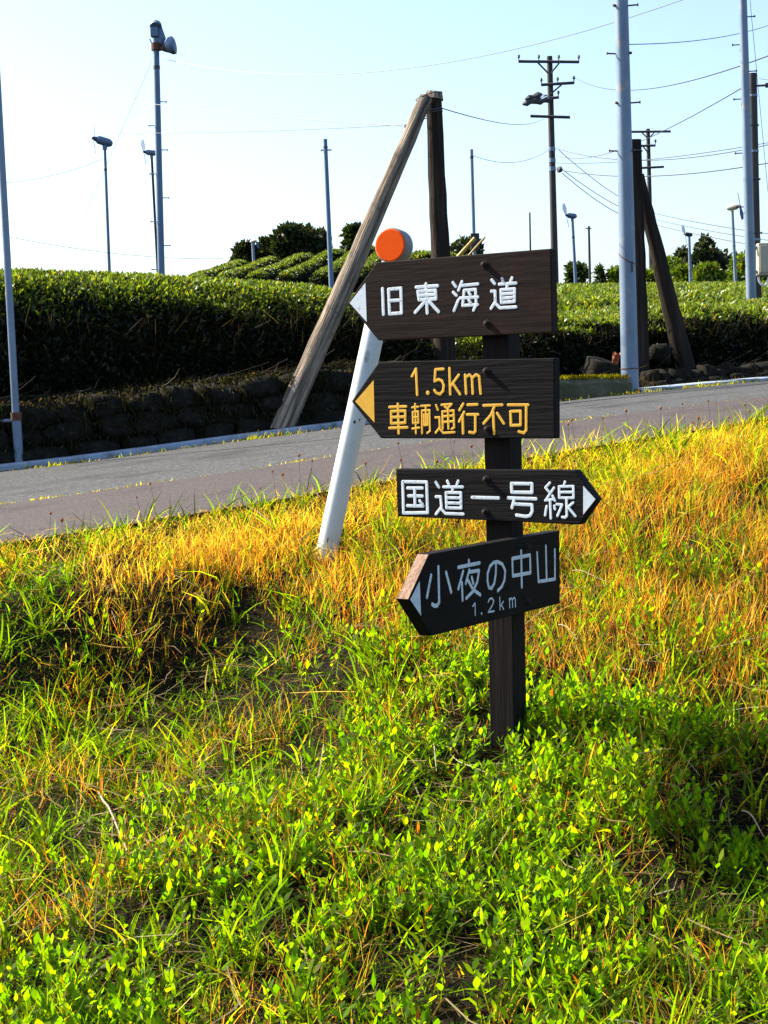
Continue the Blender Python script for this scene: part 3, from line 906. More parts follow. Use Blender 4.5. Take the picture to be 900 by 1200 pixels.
# frost fans
def fan_head(root, T, sc, kind, material=M_grey_steel):
    c = T
    if kind == 'tall':
        mb = MB()   # motor housing seen end-on, round cap on top
        mb.box(c + Vector((-0.02, -0.02, -0.06)) * sc, (0.13 * sc, 0.15 * sc, 0.16 * sc))
        mb.build('motor', material, root, bevel=0.01)
        mb = MB(); mb.tube([c + Vector((0.01, -0.06, 0.02)) * sc, c + Vector((0.01, -0.02, 0.07)) * sc, c + Vector((0.01, 0.0, 0.085)) * sc], [0.105 * sc, 0.095 * sc, 0.05 * sc], 16)
        mb.build('motor_cap', M_galv, root, smooth=True)
        mb = MB(); mb.tube([c + Vector((0.05, 0.02, -0.30)) * sc, c + Vector((0.085, 0.02, -0.15)) * sc, c + Vector((0.06, 0.02, 0.02)) * sc], [0.05 * sc, 0.085 * sc, 0.05 * sc], 10)
        mb.build('side_duct', material, root, smooth=True)
        mb = MB(); mb.tube([c + Vector((0.0, 0, -0.36)) * sc, c + Vector((0, 0, -0.24)) * sc], 0.09 * sc, 14); mb.build('rusty_collar', M_rust, root)
        mb = MB(); mb.tube([c + Vector((0.08, -0.02, -0.34)) * sc, c + Vector((0.16, -0.03, -0.325)) * sc, c + Vector((0.25, -0.045, -0.30)) * sc, c + Vector((0.31, -0.05, -0.287)) * sc, c + Vector((0.335, -0.052, -0.283)) * sc],
                           [0.03 * sc, 0.075 * sc, 0.15 * sc, 0.155 * sc, 0.10 * sc], 18)
        mb.build('horn', material, root, smooth=True)
        mb = MB(); mb.tube([c + Vector((0.10, -0.022, -0.337)) * sc, c + Vector((0.175, -0.032, -0.322)) * sc], [0.045 * sc, 0.09 * sc], 14); mb.build('rusty_horn_neck', M_rust, root)
        mb = MB(); mb.tube([c + Vector((-0.11, 0, -0.16)) * sc, c + Vector((-0.06, 0, -0.28)) * sc, c + Vector((-0.03, 0, -0.36)) * sc], 0.012 * sc, 6); mb.build('stay', M_galv, root)
        return
    sd = -1 if kind in ('left', 'leftblade') else 1
    ax = Vector((sd * 0.80, -0.5, 0.22 if kind == 'leftblade' else 0.05)).normalized()
    mb = MB(); mb.tube([c - ax * 0.16 * sc, c - ax * 0.10 * sc, c + ax * 0.13 * sc, c + ax * 0.2 * sc], [0.05 * sc, 0.085 * sc, 0.085 * sc, 0.04 * sc], 12)
    mb.build('motor', material, root, smooth=True)
    mb = MB(); mb.tube([c + Vector((0, 0, -0.16 * sc)), c], 0.05 * sc, 8); mb.build('yoke', material, root)
    hub = c + ax * 0.24 * sc
    mb = MB(); mb.tube([hub - ax * 0.05 * sc, hub + ax * 0.04 * sc], [0.05 * sc, 0.025 * sc], 8); mb.build('hub', M_iron, root)
    u = ax.cross(Vector((0, 0, 1))).normalized(); w = u.cross(ax)
    a0 = 0.9 if kind == 'leftblade' else 1.2
    for b_ in range(2):
        a = a0 + b_ * math.pi
        dv = u * math.cos(a) + w * math.sin(a)
        pv_ = ax.cross(dv)
        tw = (pv_ * 0.85 + ax * 0.5).normalized()
        mb = MB()
        q = [hub + dv * 0.04 * sc - tw * 0.03 * sc, hub + dv * 0.04 * sc + tw * 0.03 * sc, hub + dv * 0.24 * sc + tw * 0.07 * sc, hub + dv * 0.40 * sc + tw * 0.035 * sc, hub + dv * 0.41 * sc - tw * 0.035 * sc, hub + dv * 0.22 * sc - tw * 0.06 * sc]
        mb.prism(q, ax * 0.012 * sc)
        mb.build('blade', M_grey_steel, root)

rt, T, w0, w1 = pole_thing('frost_fan', 'tall grey frost fan pole with pegs and a horn at its top, left of centre', 189, 318, 182.5, 34, 25, 0.115, 0.090, M_grey_steel, 'fan', None)
fan_head(rt, T, 0.88, 'tall')
pegs(rt, T, w0, w1, T.z - 3.6, T.z - 0.9, 0.36, 0.09, M_galv, 0.008)
band(rt, T, w0, w1, 0.88, 0.05, M_iron)
rt, T, w0, w1 = pole_thing('frost_fan', 'slim frost fan with two spread blades, leftmost of the fans', 128, 313, 122.5, 166, 45, 0.095, 0.075, M_grey_steel, 'fan')
fan_head(rt, T, 1.35, 'leftblade'); band(rt, T, w0, w1, 0.84, 0.06, M_iron)
rt, T, w0, w1 = pole_thing('frost_fan', 'slim frost fan close left of the tall peg pole', 184.5, 312, 177.5, 179, 50, 0.085, 0.075, M_pole_conc, 'fan')
fan_head(rt, T, 1.0, 'left', M_galv); band(rt, T, w0, w1, 0.86, 0.06, M_iron)
rt, T, w0, w1 = pole_thing('frost_fan', 'frost fan above the small lone tree, right of the top sign board', 674.5, 330, 670.5, 253, 60, 0.13, 0.10, M_grey_steel, 'fan')
fan_head(rt, T, 1.15, 'left'); band(rt, T, w0, w1, 0.75, 0.06, M_iron)
rt, T, w0, w1 = pole_thing('frost_fan', 'frost fan with a cream twin head before the right end of the grove', 862.5, 341, 858, 243, 46, 0.105, 0.075, M_galv, 'fan')
fan_head(rt, T, 0.95, 'right', M_cream); band(rt, T, w0, w1, 0.6, 0.05, M_galv)
rt, T, w0, w1 = pole_thing('frost_fan', 'frost fan with a bent neck in front of the tallest conifer', 809.5, 340, 807.5, 275, 62, 0.13, 0.10, M_galv, 'fan')
fan_head(rt, T, 0.9, 'left', M_pole_conc)
rt, T, w0, w1 = pole_thing('frost_fan', 'white frost fan pole half sunk among the far left hilltop trees', 297, 300, 296, 283, 80, 0.14, 0.14, M_galv, 'fan')
fan_head(rt, T, 0.9, 'right', M_cream)

rt, T, w0, w1 = pole_thing('steel_pole', 'plain grey pole standing before the hillside tea rows, left of the brace', 388, 327, 381, 163, 33, 0.105, 0.082, M_grey_steel)
band(rt, T, w0, w1, 0.955, 0.04, M_iron)
mb = MB(); mb.tube([T * 0.94 + Vector((-0.1, 0, 0)), T * 0.94 + Vector((0.12, 0, 0))], 0.014, 6); mb.build('insulator', M_iron, rt)
rt, T, w0, w1 = pole_thing('steel_pole', 'slim pale pole behind the top sign board, beside the bamboo sticks', 555.5, 285, 552.5, 175, 42, 0.10, 0.085, M_galv)
band(rt, T, w0, w1, 0.95, 0.06, M_iron)
mb = MB(); mb.box(T * 0.42 + Vector((0.02, -0.1, 0)), (0.22, 0.12, 0.42)); mb.build('switch_box', M_pole_conc, rt, bevel=0.01)
rt, T, w0, w1 = pole_thing('steel_pole', 'thin dark pole rising straight above the right part of the top board', 621.5, 292, 620.8, 249, 70, 0.09, 0.07, M_pole_conc)
band(rt, T, w0, w1, 0.8, 0.05, M_iron)
rt, T, w0, w1 = pole_thing('steel_pole', 'thin plain pole right of the fan over the lone tree', 691.5, 333, 690, 265, 62, 0.10, 0.085, M_pole_conc)
mb = MB(); mb.tube([T * 0.97 + Vector((-0.13, 0, 0)), T * 0.97 + Vector((0.1, 0, 0))], 0.02, 6); mb.build('insulator', M_iron, rt)

# steel pole and dark pole with the cream box, right edge
rt, T, w0, w1 = pole_thing('steel_pole', 'grey steel pole with many climbing pegs near the right edge', 880.5, 354, 870.5, 0, 17.6, 0.115, 0.085, M_galv, sides=16)
T2 = T * 1.25
bpy.data.objects.remove(rt.children[0])
mb = MB(); mb.tube([Vector((0, 0, -0.2))] + [T2 * q for q in (0.01, 0.25, 0.5, 0.75, 1)], [0.058] + [(0.115 - 0.034 * q) / 2 for q in (0.01, 0.25, 0.5, 0.75, 1)], 16)
mb.build('shaft', M_galv, rt, smooth=True)
pegs(rt, T2, 0.115, 0.081, 1.0, T2.z - 0.1, 0.285, 0.075, M_pole_conc, 0.006, (1, -0.2))
rt, T, w0, w1 = pole_thing('utility_pole', 'dark brown pole carrying a cream box, tight behind the right steel pole', 886.8, 352, 881.8, 86, 18.6, 0.112, 0.095, M_pole_conc, sides=14)
for q in (0.92, 0.72, 0.40, 0.14):
    band(rt, T, w0, w1, q, 0.025, M_galv)
mb = MB(); mb.tube([T * 0.955 + Vector((0.03, 0, 0)), T * 0.955 + Vector((0.16, -0.02, 0))], 0.012, 6); mb.tube([T * 0.955 + Vector((0.14, -0.02, 0)), T * 0.955 + Vector((0.19, -0.02, 0))], 0.028, 8); mb.build('insulator', M_iron, rt)
bx = at(894.5, 304, 18.4) - Vector(rt.location)
mb = MB(); mb.box(bx, (0.14, 0.13, 0.36)); ob = mb.build('meter_box', M_cream, rt, bevel=0.012)
mb = MB(); mb.box(bx + Vector((0, -0.072, 0)), (0.11, 0.012, 0.30)); mb.build('meter_box_lid', M_cream, rt, bevel=0.004)
for dz in (0.13, -0.14):
    mb = MB(); mb.box(bx + Vector((-0.10, 0.0, dz)), (0.12, 0.05, 0.035)); mb.build('box_bracket', M_galv, rt)
mb = MB(); mb.tube([bx + Vector((0.0 + 0.055 * math.cos(a), 0, -0.19 + 0.10 * math.sin(a))) for a in np.linspace(0, -math.pi, 10)], 0.012, 6); mb.build('conduit_loop', M_ceramic, rt)

# utility poles far off
rt, T, w0, w1 = pole_thing('utility_pole', 'tall utility pole with three crossarms and hanging switches, behind the top sign board', 650.5, 330, 644, 66, 56, 0.26, 0.19, M_pole_conc, 'utility pole')
o = Vector(rt.location)
def arm(x0, y0, x1, y1, d, r, name='crossarm'):
    mb = MB(); a, b = at(x0, y0, d) - o, at(x1, y1, d) - o
    dv = (b - a).normalized()
    mb.tube([a, b], r, 6)
    return mb.build(name, M_pole_conc, rt), a, b
def pin(p, parent, h=0.22, r=0.05):
    mb = MB(); mb.tube([p, p + Vector((0, 0, h * 0.5)), p + Vector((0, 0, h * 0.6)), p + Vector((0, 0, h))], [0.02, 0.02, r, r * 0.7], 7)
    return mb.build('insulator', M_iron, parent)
for (x0, y0, x1, y1, pins) in ((607.5, 72, 678.7, 72.6, 4), (634, 99.5, 673, 97, 3), (621.5, 136, 668, 137.5, 0), (641, 115.5, 655, 114, 1)):
    _, a, b = arm(x0, y0, x1, y1, 55.8, 0.05)
    for i in range(pins): pin(a + (b - a) * ((i + 0.02) / max(1, pins - 1 + 0.04) if pins > 1 else 0.95), rt)
for (x0, y0, x1, y1) in ((630, 73, 642.5, 86), (656, 73, 645.5, 86), (645.5, 110, 659, 98.5)):
    arm(x0, y0, x1, y1, 55.75, 0.03, 'arm_brace')
for (x, y) in ((624.5, 113.5), (621.5, 119.5), (637, 118)):
    c = at(x, y, 55.6) - o
    mb = MB(); dv = Vector((0.45, 0, 0.12))
    mb.tube([c - dv * 0.6, c - dv * 0.3, c, c + dv * 0.4, c + dv * 0.7], [0.03, 0.11, 0.07, 0.13, 0.03], 8); mb.build('hanging_switch', M_iron, rt)
    mb = MB(); mb.tube([c + dv * 0.5, at(641, 111.5, 55.8) - o], 0.015, 5); mb.build('switch_lead', M_cable, rt)
for y in (175, 188, 198):
    band(rt, T, w0, w1, (zpix(y, 647, 56) - o.z) / T.z, 0.14, M_galv)
c = at(655.5, 198.5, 55.7) - o
mb = MB(); mb.tube([c - Vector((0.08, 0, -0.05)), c, c + Vector((0.1, 0, -0.05))], [0.04, 0.13, 0.05], 8); mb.build('cable_joint', M_iron, rt)

rt, T, w0, w1 = pole_thing('utility_pole', 'distant utility pole with two long crossarms, seen right of the dark wooden post', 763.5, 320, 759.3, 151, 84, 0.26, 0.20, M_pole_conc, 'utility pole')
o = Vector(rt.location)
for (x0, y0, x1, y1, pins) in ((739, 154.5, 786, 154, 0), (749, 171, 768, 170.5, 2), (747.5, 197, 778, 195.5, 0)):
    _, a, b = arm(x0, y0, x1, y1, 83.7, 0.06)
    for i in range(pins): pin(a + (b - a) * i, rt, 0.3, 0.07)
for (x0, y0, x1, y1) in ((752, 155, 759, 162), (767, 155, 760.5, 162), (754, 172, 760, 180)):
    arm(x0, y0, x1, y1, 83.6, 0.035, 'arm_brace')
for y in (249, 256, 262):
    band(rt, T, w0, w1, (zpix(y, 762, 84) - o.z) / T.z, 0.2, M_iron, k_=1.6)

# ------------------------------------------------------------------ overhead wires
def wire(label, a, b, sag, r, material=M_wire, name='overhead_wire'):
    A, B = at(*a), at(*b)
    mb = MB()
    pts = []
    for t in np.linspace(0, 1, 25):
        p = A.lerp(B, t); p = p - Vector((0, 0, 4 * sag * t * (1 - t))); pts.append(p - A)
    mb.tube(pts, r * 0.85, 4, cap=False)
    o = mb.build(name, material, None)
    o.location = A
    return tag(o, label, 'wire', 'overhead wires')
AF_D = pv.y - 0.12
wire('thin wire sloping from the upper left edge down to the insulator on the wooden brace', (-70, 77, 24), (476, 148, AF_D), 0.12, 0.0035)
wire('thin level wire from the left edge past the tall fan pole to the wooden brace', (-70, 143, 27), (477, 146, AF_D), 0.12, 0.0032)
wire('long wire rising from the tall fan pole to the top edge on the right', (196, 70, 25), (900, -38, 16), 0.55, 0.0045)
wire('low faint wire descending from the left edge behind the fan poles', (-60, 262, 32), (262, 303, 42), 0.2, 0.006)
wire('slanting guy wire left of the tall fan pole', (178, 72, 25), (70, 318, 27), 0.0, 0.0028)
wire('faint wire reaching the leftmost fan from the left edge', (-60, 214, 40), (121, 186, 45), 0.25, 0.006)
wire('wire from the topmost arms of the tall utility pole to the right edge', (672, 90, 56), (960, 42, 17), 0.5, 0.009)
wire('upper of three level wires crossing behind the big grey pole', (652, 174, 56), (985, 148, 30), 0.5, 0.011, M_cable)
wire('middle of three level wires crossing behind the big grey pole', (652, 191, 56), (985, 151, 30), 0.2, 0.010, M_cable)
wire('lowest and darkest of three level wires crossing behind the big grey pole', (656, 199, 56), (985, 174, 30), 0.35, 0.014, M_cable)
wire('upper slanting wire from the tall to the distant utility pole', (655, 176, 56), (762, 249, 84), 0.25, 0.018, M_cable)
wire('middle slanting wire from the tall to the distant utility pole', (657, 197, 56), (762, 256, 84), 0.25, 0.018, M_wire)
wire('lowest slanting wire from the tall to the distant utility pole', (659, 203, 56), (762, 262, 84), 0.35, 0.020, M_cable)
wire('upper of three wires running right from the distant utility pole', (763, 249, 84), (985, 285, 40), 0.1, 0.014)
wire('middle of three wires running right from the distant utility pole', (763, 256, 84), (985, 293, 40), 0.1, 0.012)
wire('lower of three wires running right from the distant utility pole', (763, 262, 84), (985, 303, 40), 0.1, 0.015, M_cable)
wire('wire climbing from the tall utility pole to the right steel pole', (652, 182, 56), (868, 104, 17.6), 0.35, 0.007)
wire('steep wire dropping beside the right steel pole at the edge', (877, -20, 17.3), (900, 225, 18.2), 0.0, 0.0032)
wire('short wire from the dark pole with the cream box to the right edge', (890, 92, 18.5), (985, 88, 17), 0.05, 0.004)
wire('faint upper wire between the two steel poles on the right', (737, 52, 14.2), (985, -16, 30), 0.25, 0.0045)
wire('faint long wire from the wooden post to the tall utility pole', (512, 125, pv.y), (640, 137, 55), 0.2, 0.006)
wire('faint wire from the slim pale pole to the tall utility pole', (553, 182, 42), (644, 175, 56), 0.3, 0.008)

# ------------------------------------------------------------------ things on the far verge
def place_px(px, py, n):
    return at_n(px, py, n)

sp = at_n(672, 470, 5.62)
sl = empty('mossy_slab', (sp.x, sp.y, float(road_z(*[float(v) for v in sn(sp.x, sp.y)]))), 'moss-topped concrete slab between the signpost and the big grey pole', 'slab')
mb = MB()
rot = Matrix.Rotation(ROAD_ANG + 0.03, 3, 'Z')
L_, W_, H_ = 0.92, 0.42, 0.17
prof = [(-W_ / 2, -0.05), (-W_ / 2, H_ - 0.04), (-W_ / 2 + 0.04, H_), (W_ / 2, H_), (W_ / 2, -0.05)]
V = []
for i in range(11):
    u = -L_ / 2 + L_ * i / 10
    for a, b in prof:
        V.append(rot @ Vector((u + 0.012 * math.sin(i * 2.1 + b * 9), a + 0.010 * math.sin(i * 1.7), b + 0.010 * math.sin(i * 1.3 + a * 5))))
Fc = []
for i in range(10):
    for j in range(4): Fc.append((i * 5 + j, i * 5 + j + 1, i * 5 + j + 6, i * 5 + j + 5))
Fc += [(0, 1, 2, 3, 4), (54, 53, 52, 51, 50)]
mb.add(V, Fc); mb.build('slab', M_moss_stone, sl)
n = 5200
u, w = RNG.uniform(-L_ / 2, L_ / 2 - 0.01, n), RNG.uniform(-W_ / 2 + 0.02, W_ / 2, n)
P = np.stack([u, w, np.full(n, H_ - 0.004)], -1) @ np.array(rot).T
A = unit(np.stack([RNG.normal(0, .5, n), RNG.normal(0, .5, n), np.full(n, 1.0)], -1))
v, f, c = strips(P, A, unit(np.cross(A, RNG.normal(0, 1, (n, 3)))), RNG.uniform(0.012, 0.045, n), np.full(n, 0.004), RNG.normal(0, 0.004, (n, 3)), [1, 0.8, 0.2],
                 pick_cols(n, [(4, (0.15, 0.13, 0.010)), (3, (0.24, 0.17, 0.016)), (4, (0.07, 0.085, 0.010)), (2, (0.06, 0.035, 0.012))]))
mo = mesh_np('moss', v, f, M_grass, c, parent=sl); mo['kind'] = 'stuff'

def boulder(name, label, px, py, n, size, k, rot=0.0):
    p = at_n(px, py, n)
    o = bpy.data.objects.new(name, STONES[k]); COL.objects.link(o)
    z = at(px, py, p.y).z
    o.location = (p.x, p.y, z); o.scale = size
    o.rotation_euler = (0.2, 0.25, rot)
    return tag(o, label, 'stone')
boulder('boulder', 'dark angular boulder beside the foot of the big grey pole', 706, 437, 6.0, (0.34, 0.26, 0.22), 1, 0.4)
boulder('boulder', 'bluish boulder on the bank between the dark wooden post and its brace', 774, 416, 6.15, (0.22, 0.2, 0.19), 4, 1.2)
p0 = at_n(800, 440, 5.95)
se = empty('stone_edging', (p0.x, p0.y, gz(p0.x, p0.y)), 'row of rounded stones edging the field, right of the big grey pole', 'stone edging')
for i, px in enumerate(range(762, 1040, 13)):
    p = at_n(px, 435, 5.82)
    s_, n_ = [float(v) for v in sn(p.x, p.y)]
    sz = random.uniform(0.10, 0.16)
    stone(se, s_, n_ + random.uniform(-0.02, 0.02), float(road_z(s_, 5.56)) + 0.09 + random.uniform(-0.02, 0.02), (sz, 0.16, random.uniform(0.10, 0.16)), i, tilt=0.25)
for i, px in enumerate(range(768, 1040, 24)):
    p = at_n(px, 435, 5.72)
    s_, n_ = [float(v) for v in sn(p.x, p.y)]
    stone(se, s_, n_, float(road_z(s_, 5.56)) + 0.03, (0.20, 0.14, 0.09), i + 3, tilt=0.25)
pr = at_n(723, 425, 5.98)
mb = MB()
V = []; Fc = []
c0 = at(723, 424, pr.y) - pr
for i in range(5):
    for j in range(6):
        V.append(c0 + Vector((-0.04 + 0.08 * i / 4 * (1 - 0.1 * j), 0.012 * math.sin(i * 2.3 + j * 1.7) , 0.08 - 0.15 * j / 5 + 0.012 * math.sin(i * 1.9))))
for i in range(4):
    for j in range(5): Fc.append((i * 6 + j, i * 6 + j + 1, i * 6 + j + 7, i * 6 + j + 6))
mb.add(V, Fc)
o = mb.build('plastic_scrap', M_orange_rag, None); o.location = pr
md = o.modifiers.new('t', 'SOLIDIFY'); md.thickness = 0.008
tag(o, 'small faded orange scrap left of the big grey pole, above the boulder', 'scrap')

for (x0, y0, x1, y1, d, r, lab) in ((500, 342, 556.5, 279, 15.0, 0.021, 'thicker yellow bamboo stick poking out above the top sign board'),
                                  (516, 337, 568.5, 277.5, 15.3, 0.011, 'thinner yellow bamboo stick, right one of the leaning pair')):
    A_, B_ = at(x0, y0, d), at(x1, y1, d)
    mb = MB(); pts = []; rr = []
    for i in range(13):
        t = i / 12
        pts.append((B_ - A_) * t); rr.append(r * (1 - 0.25 * t) * (1.12 if i % 3 == 0 else 1))
    mb.tube(pts, rr, 8)
    o = mb.build('bamboo_stick', M_bamboo, None, smooth=True); o.location = A_
    tag(o, lab, 'bamboo stick', 'bamboo sticks in the hedge')

# ------------------------------------------------------------------ the leaning delineator
DD = 6.3
db = at(381.5, 652, DD); db = Vector((db.x, db.y, gz(db.x, db.y)))
dt = at(460.6, 284, DD)
dl = empty('delineator', db, 'white tubular road marker post with an orange reflector, leaning right behind the boards', 'marker post')
ax = (dt - db); Ld = ax.length; ax.normalize()
mb = MB(); mb.tube([-ax * 0.1, ax * 0.02, ax * Ld * 0.5, ax * (Ld - 0.125), ax * (Ld - 0.11)], [0.0415] * 4 + [0.034], 28)
mb.build('tube', M_tube, dl, smooth=True)
hd = Vector((-0.44, -0.89, 0.04)).normalized()
hc = at(462, 288.5, DD) - db
mb = MB(); mb.tube([hc - hd * 0.045, hc - hd * 0.03, hc + hd * 0.028, hc + hd * 0.034], [0.058, 0.066, 0.068, 0.064], 32); mb.build('reflector_housing', M_grey_plastic, dl, smooth=True)
mb = MB(); mb.tube([hc + hd * 0.030, hc + hd * 0.038, hc + hd * 0.040], [0.0625, 0.0625, 0.058], 32); mb.build('reflector', M_orange, dl)
mb = MB(); mb.tube([ax * (Ld - 0.13), ax * (Ld - 0.03)], 0.028, 16); mb.build('neck', M_grey_plastic, dl, smooth=True)
def on_tube(px, py, du, dv, name, material, flat=True):
    # a small mark bent round the tube, found where the line of sight meets its surface
    r_ = ray(px, py); A_ = db; u = ax
    w0_ = CAM_O - A_
    a_ = r_ - u * r_.dot(u); b_ = w0_ - u * w0_.dot(u)
    A2 = a_.dot(a_); B2 = 2 * a_.dot(b_); C2 = b_.dot(b_) - 0.0419 ** 2
    t = (-B2 - math.sqrt(max(0, B2 * B2 - 4 * A2 * C2))) / (2 * A2)
    hit = CAM_O + r_ * t - A_
    h = hit.dot(u); rad = (hit - u * h).normalized(); tan = u.cross(rad)
    V = []; nA = 5
    for i in range(nA):
        an = -du + 2 * du * i / (nA - 1)
        q = (rad * math.cos(an) + tan * math.sin(an)) * 0.0421
        k_ = math.sqrt(max(0.15, 1 - (2 * i / (nA - 1) - 1) ** 2))
        V += [q + u * (h - dv * k_), q + u * (h + dv * k_)]
    mb = MB(); mb.add(V, [(2 * i, 2 * i + 2, 2 * i + 3, 2 * i + 1) for i in range(nA - 1)])
    return mb.build(name, material, dl)
on_tube(430, 418, 0.22, 0.026, 'worn_decal', M_mark)
on_tube(415.5, 494.5, 0.10, 0.007, 'paint_chip', M_black)
on_tube(421.5, 492, 0.06, 0.006, 'paint_chip', M_black)
on_tube(384, 633, 0.05, 0.012, 'paint_chip', M_black)
on_tube(420, 415, 0.04, 0.004, 'paint_chip', M_rust)
on_tube(424, 540, 0.04, 0.003, 'paint_chip', M_rust)

# ------------------------------------------------------------------ the signpost
SD = 4.70
A1 = R(31)
E1 = Vector((math.cos(A1), -math.sin(A1), 0))      # along boards 1-3, to the right
N1 = Vector((-math.sin(A1), -math.cos(A1), 0))     # out of the face of boards 1-3
E4 = Vector((math.sin(A1), math.cos(A1), 0))       # along board 4, to the right
N4 = Vector((math.cos(A1), -math.sin(A1), 0))
PW = 0.082
pc = at(593.0, 700, SD)
base = Vector((pc.x, pc.y, gz(pc.x, pc.y)))
sg = empty('signpost', base, 'dark wooden signpost with four arrow boards standing on the grassy bank', 'signpost')
ptop = at(588, 302, SD).z - base.z
mb = MB()
h = PW / 2
poly = [E1 * a * h + N1 * b * h for a, b in ((-1, -1), (1, -1), (1, 1), (-1, 1))]
mb.prism([p - Vector((0, 0, 0.15)) for p in poly], Vector((0, 0, ptop + 0.15)))
mb.build('post', M_post, sg, bevel=0.004)

TH = 0.038
def plane_hit(px, py, P0, N):
    r_ = ray(px, py)
    t = (P0 - CAM_O).dot(N) / r_.dot(N)
    return CAM_O + r_ * t

def dome_strokes(strokes, width, P0, E, N, o, kz, height=0.00045):
    """rounded painted strokes standing just proud of the board"""
    mb = MB()
    Zv = Vector((0, 0, 1)); cnt = 0
    for si, (pts) in enumerate(strokes):
        L3 = [plane_hit(px, py, P0, N) for px, py in pts]
        hw = width / 2
        prof = [(-1, 0), (-0.93, 0.75), (-0.82, 0.97), (0, 1), (0.82, 0.97), (0.93, 0.75), (1, 0)]
        if len(L3) == 1: L3 = [L3[0], L3[0] + Zv * 0.0006]
        for a, b in zip(L3[:-1], L3[1:]):
            cnt += 1; lift = 0.00012 + 0.00002 * (cnt % 24)
            t = (b - a).normalized()
            w = N.cross(t).normalized()
            vs = []
            for p in (a, b):
                for q, z in prof: vs.append(p + w * q * hw + N * (lift + z * height) - o)
            k_ = len(prof)
            fs = [(i, i + 1, k_ + i + 1, k_ + i) for i in range(k_ - 1)]
            mb.add(vs, fs)
            for p, sgn in ((a, -1), (b, 1)):
                vs = []; fs = []
                na = 7
                for rr, z in ((1, 0), (0.93, 0.75), (0.82, 0.97)):
                    for i in range(na):
                        an = -math.pi / 2 + math.pi * i / (na - 1)
                        vs.append(p + (t * sgn * math.cos(an) + w * math.sin(an)) * rr * hw + N * (lift + z * height) - o)
                vs.append(p + N * (lift + height) - o)
                for l in range(2):
                    for i in range(na - 1): fs.append((l * na + i, l * na + i + 1, (l + 1) * na + i + 1, (l + 1) * na + i))
                for i in range(na - 1): fs.append((2 * na + i, 2 * na + i + 1, 3 * na))
                mb.add(vs, fs)
    return mb

def Zm(ox, oy, k_, strokes):
    return [[(ox + x / k_, oy + y / k_) for x, y in st_] for st_ in strokes]
def closed(p): return p + [p[0]]

def board(poly_px, E, N, material, label, tri, chars, paint, bolts, width, side=1):
    P0 = base + N * (PW / 2 + TH)
    pts = [plane_hit(x, y, P0, N) - base for x, y in poly_px]
    mb = MB(); mb.prism(pts, -N * TH)
    b = mb.build('board', material, sg, bevel=0.0025)
    b['label'] = label
    tp = [plane_hit(x, y, P0, N) - base for x, y in tri]
    mb = MB(); mb.prism([p + N * 0.0004 for p in tp], -N * 0.0008); mb.build('arrow_mark', paint, b)
    for strokes, wd in chars:
        dome_strokes(strokes, wd, P0, E, N, base, 0).build('character', paint, b, smooth=True)
    for px, py in bolts:
        c = plane_hit(px, py, P0, N) - base
        mb = MB(); mb.tube([c, c + N * 0.002], [0.0115, 0.011], 16); mb.build('washer', M_bolt, b)
        mb = MB(); mb.tube([c + N * 0.002, c + N * 0.008, c + N * 0.011], [0.0078, 0.0074, 0.0045], 10); mb.build('bolt_head', M_bolt, b, smooth=True)
    return b, pts

z1 = lambda st_: Zm(400, 285, 6.923, st_)
z2 = lambda st_: Zm(520, 285, 6.43, st_)
z3 = lambda st_: Zm(405, 410, 6.923, st_)
z4 = lambda st_: Zm(525, 410, 6.43, st_)
z5 = lambda st_: Zm(455, 540, 6.923, st_)
z6 = lambda st_: Zm(580, 540, 6.667, st_)
z7 = lambda st_: Zm(460, 620, 8.571, st_)
z8 = lambda st_: Zm(555, 615, 8.182, st_)

W1 = 0.0102
KYUU = z1([[(335, 370), (343, 578)], closed([(384, 375), (484, 366), (489, 567), (393, 574)]), [(388, 468), (485, 462)]])
HIGASHI = z1([[(608, 358), (782, 346)], [(687, 332), (698, 568)], closed([(622, 392), (765, 383), (768, 452), (632, 460)]), [(628, 425), (766, 417)], [(676, 478), (600, 562)], [(715, 474), (790, 556)]])
UMI = z2([[(70, 297), (92, 327)], [(72, 370), (97, 394)], [(110, 430), (78, 510)], [(138, 290), (112, 355)], [(140, 320), (258, 308)],
          [(155, 356), (241, 349)], [(155, 356), (144, 470)], [(144, 470), (256, 463)], [(241, 349), (246, 462), (225, 505)], [(122, 415), (258, 406)], [(190, 372), (203, 392)], [(190, 428), (203, 450)]])
MICHI = z2([[(362, 278), (385, 305)], [(360, 363), (388, 363), (390, 440), (358, 492)], [(390, 452), (425, 488), (545, 481)], [(440, 268), (449, 292)], [(515, 262), (505, 290)],
            [(420, 310), (545, 301)], [(480, 310), (476, 345)], closed([(432, 352), (535, 345), (533, 440), (436, 448)]), [(434, 384), (534, 377)], [(435, 416), (533, 409)]])
board([(441.2, 307.4), (645.2, 291.2), (647.5, 390), (443.3, 399.1), (407.2, 355)], E1, N1, M_board,
      'top board, brown, pointing left with white characters', [(428.2, 331.2), (409.8, 355), (429.9, 377.4)],
      [(KYUU, W1), (HIGASHI, W1), (UMI, W1 * 0.9), (MICHI, W1 * 0.92)], M_white, [(567.4, 309.9), (570.5, 379)], W1)
W2 = 0.0084
D1 = z3([[(540, 215), (572, 155), (582, 365)]])
DOT = z3([[(668, 350)]])
D5 = z3([[(795, 156), (730, 160), (724, 255), (757, 240), (785, 254), (798, 290), (792, 335), (768, 361), (740, 352), (722, 328)]])
KK = z4([[(12, 140), (18, 335)], [(82, 190), (22, 272)], [(40, 256), (92, 335)]])
MM = z4([[(130, 190), (138, 330)], [(134, 208), (162, 189), (182, 205), (188, 330)], [(187, 210), (213, 187), (236, 200), (247, 330)]])
KURUMA = z3([[(357, 465), (492, 460)], [(425, 440), (432, 678)], closed([(370, 500), (485, 495), (485, 592), (372, 598)]), [(372, 548), (485, 543)], [(357, 635), (502, 630)]])
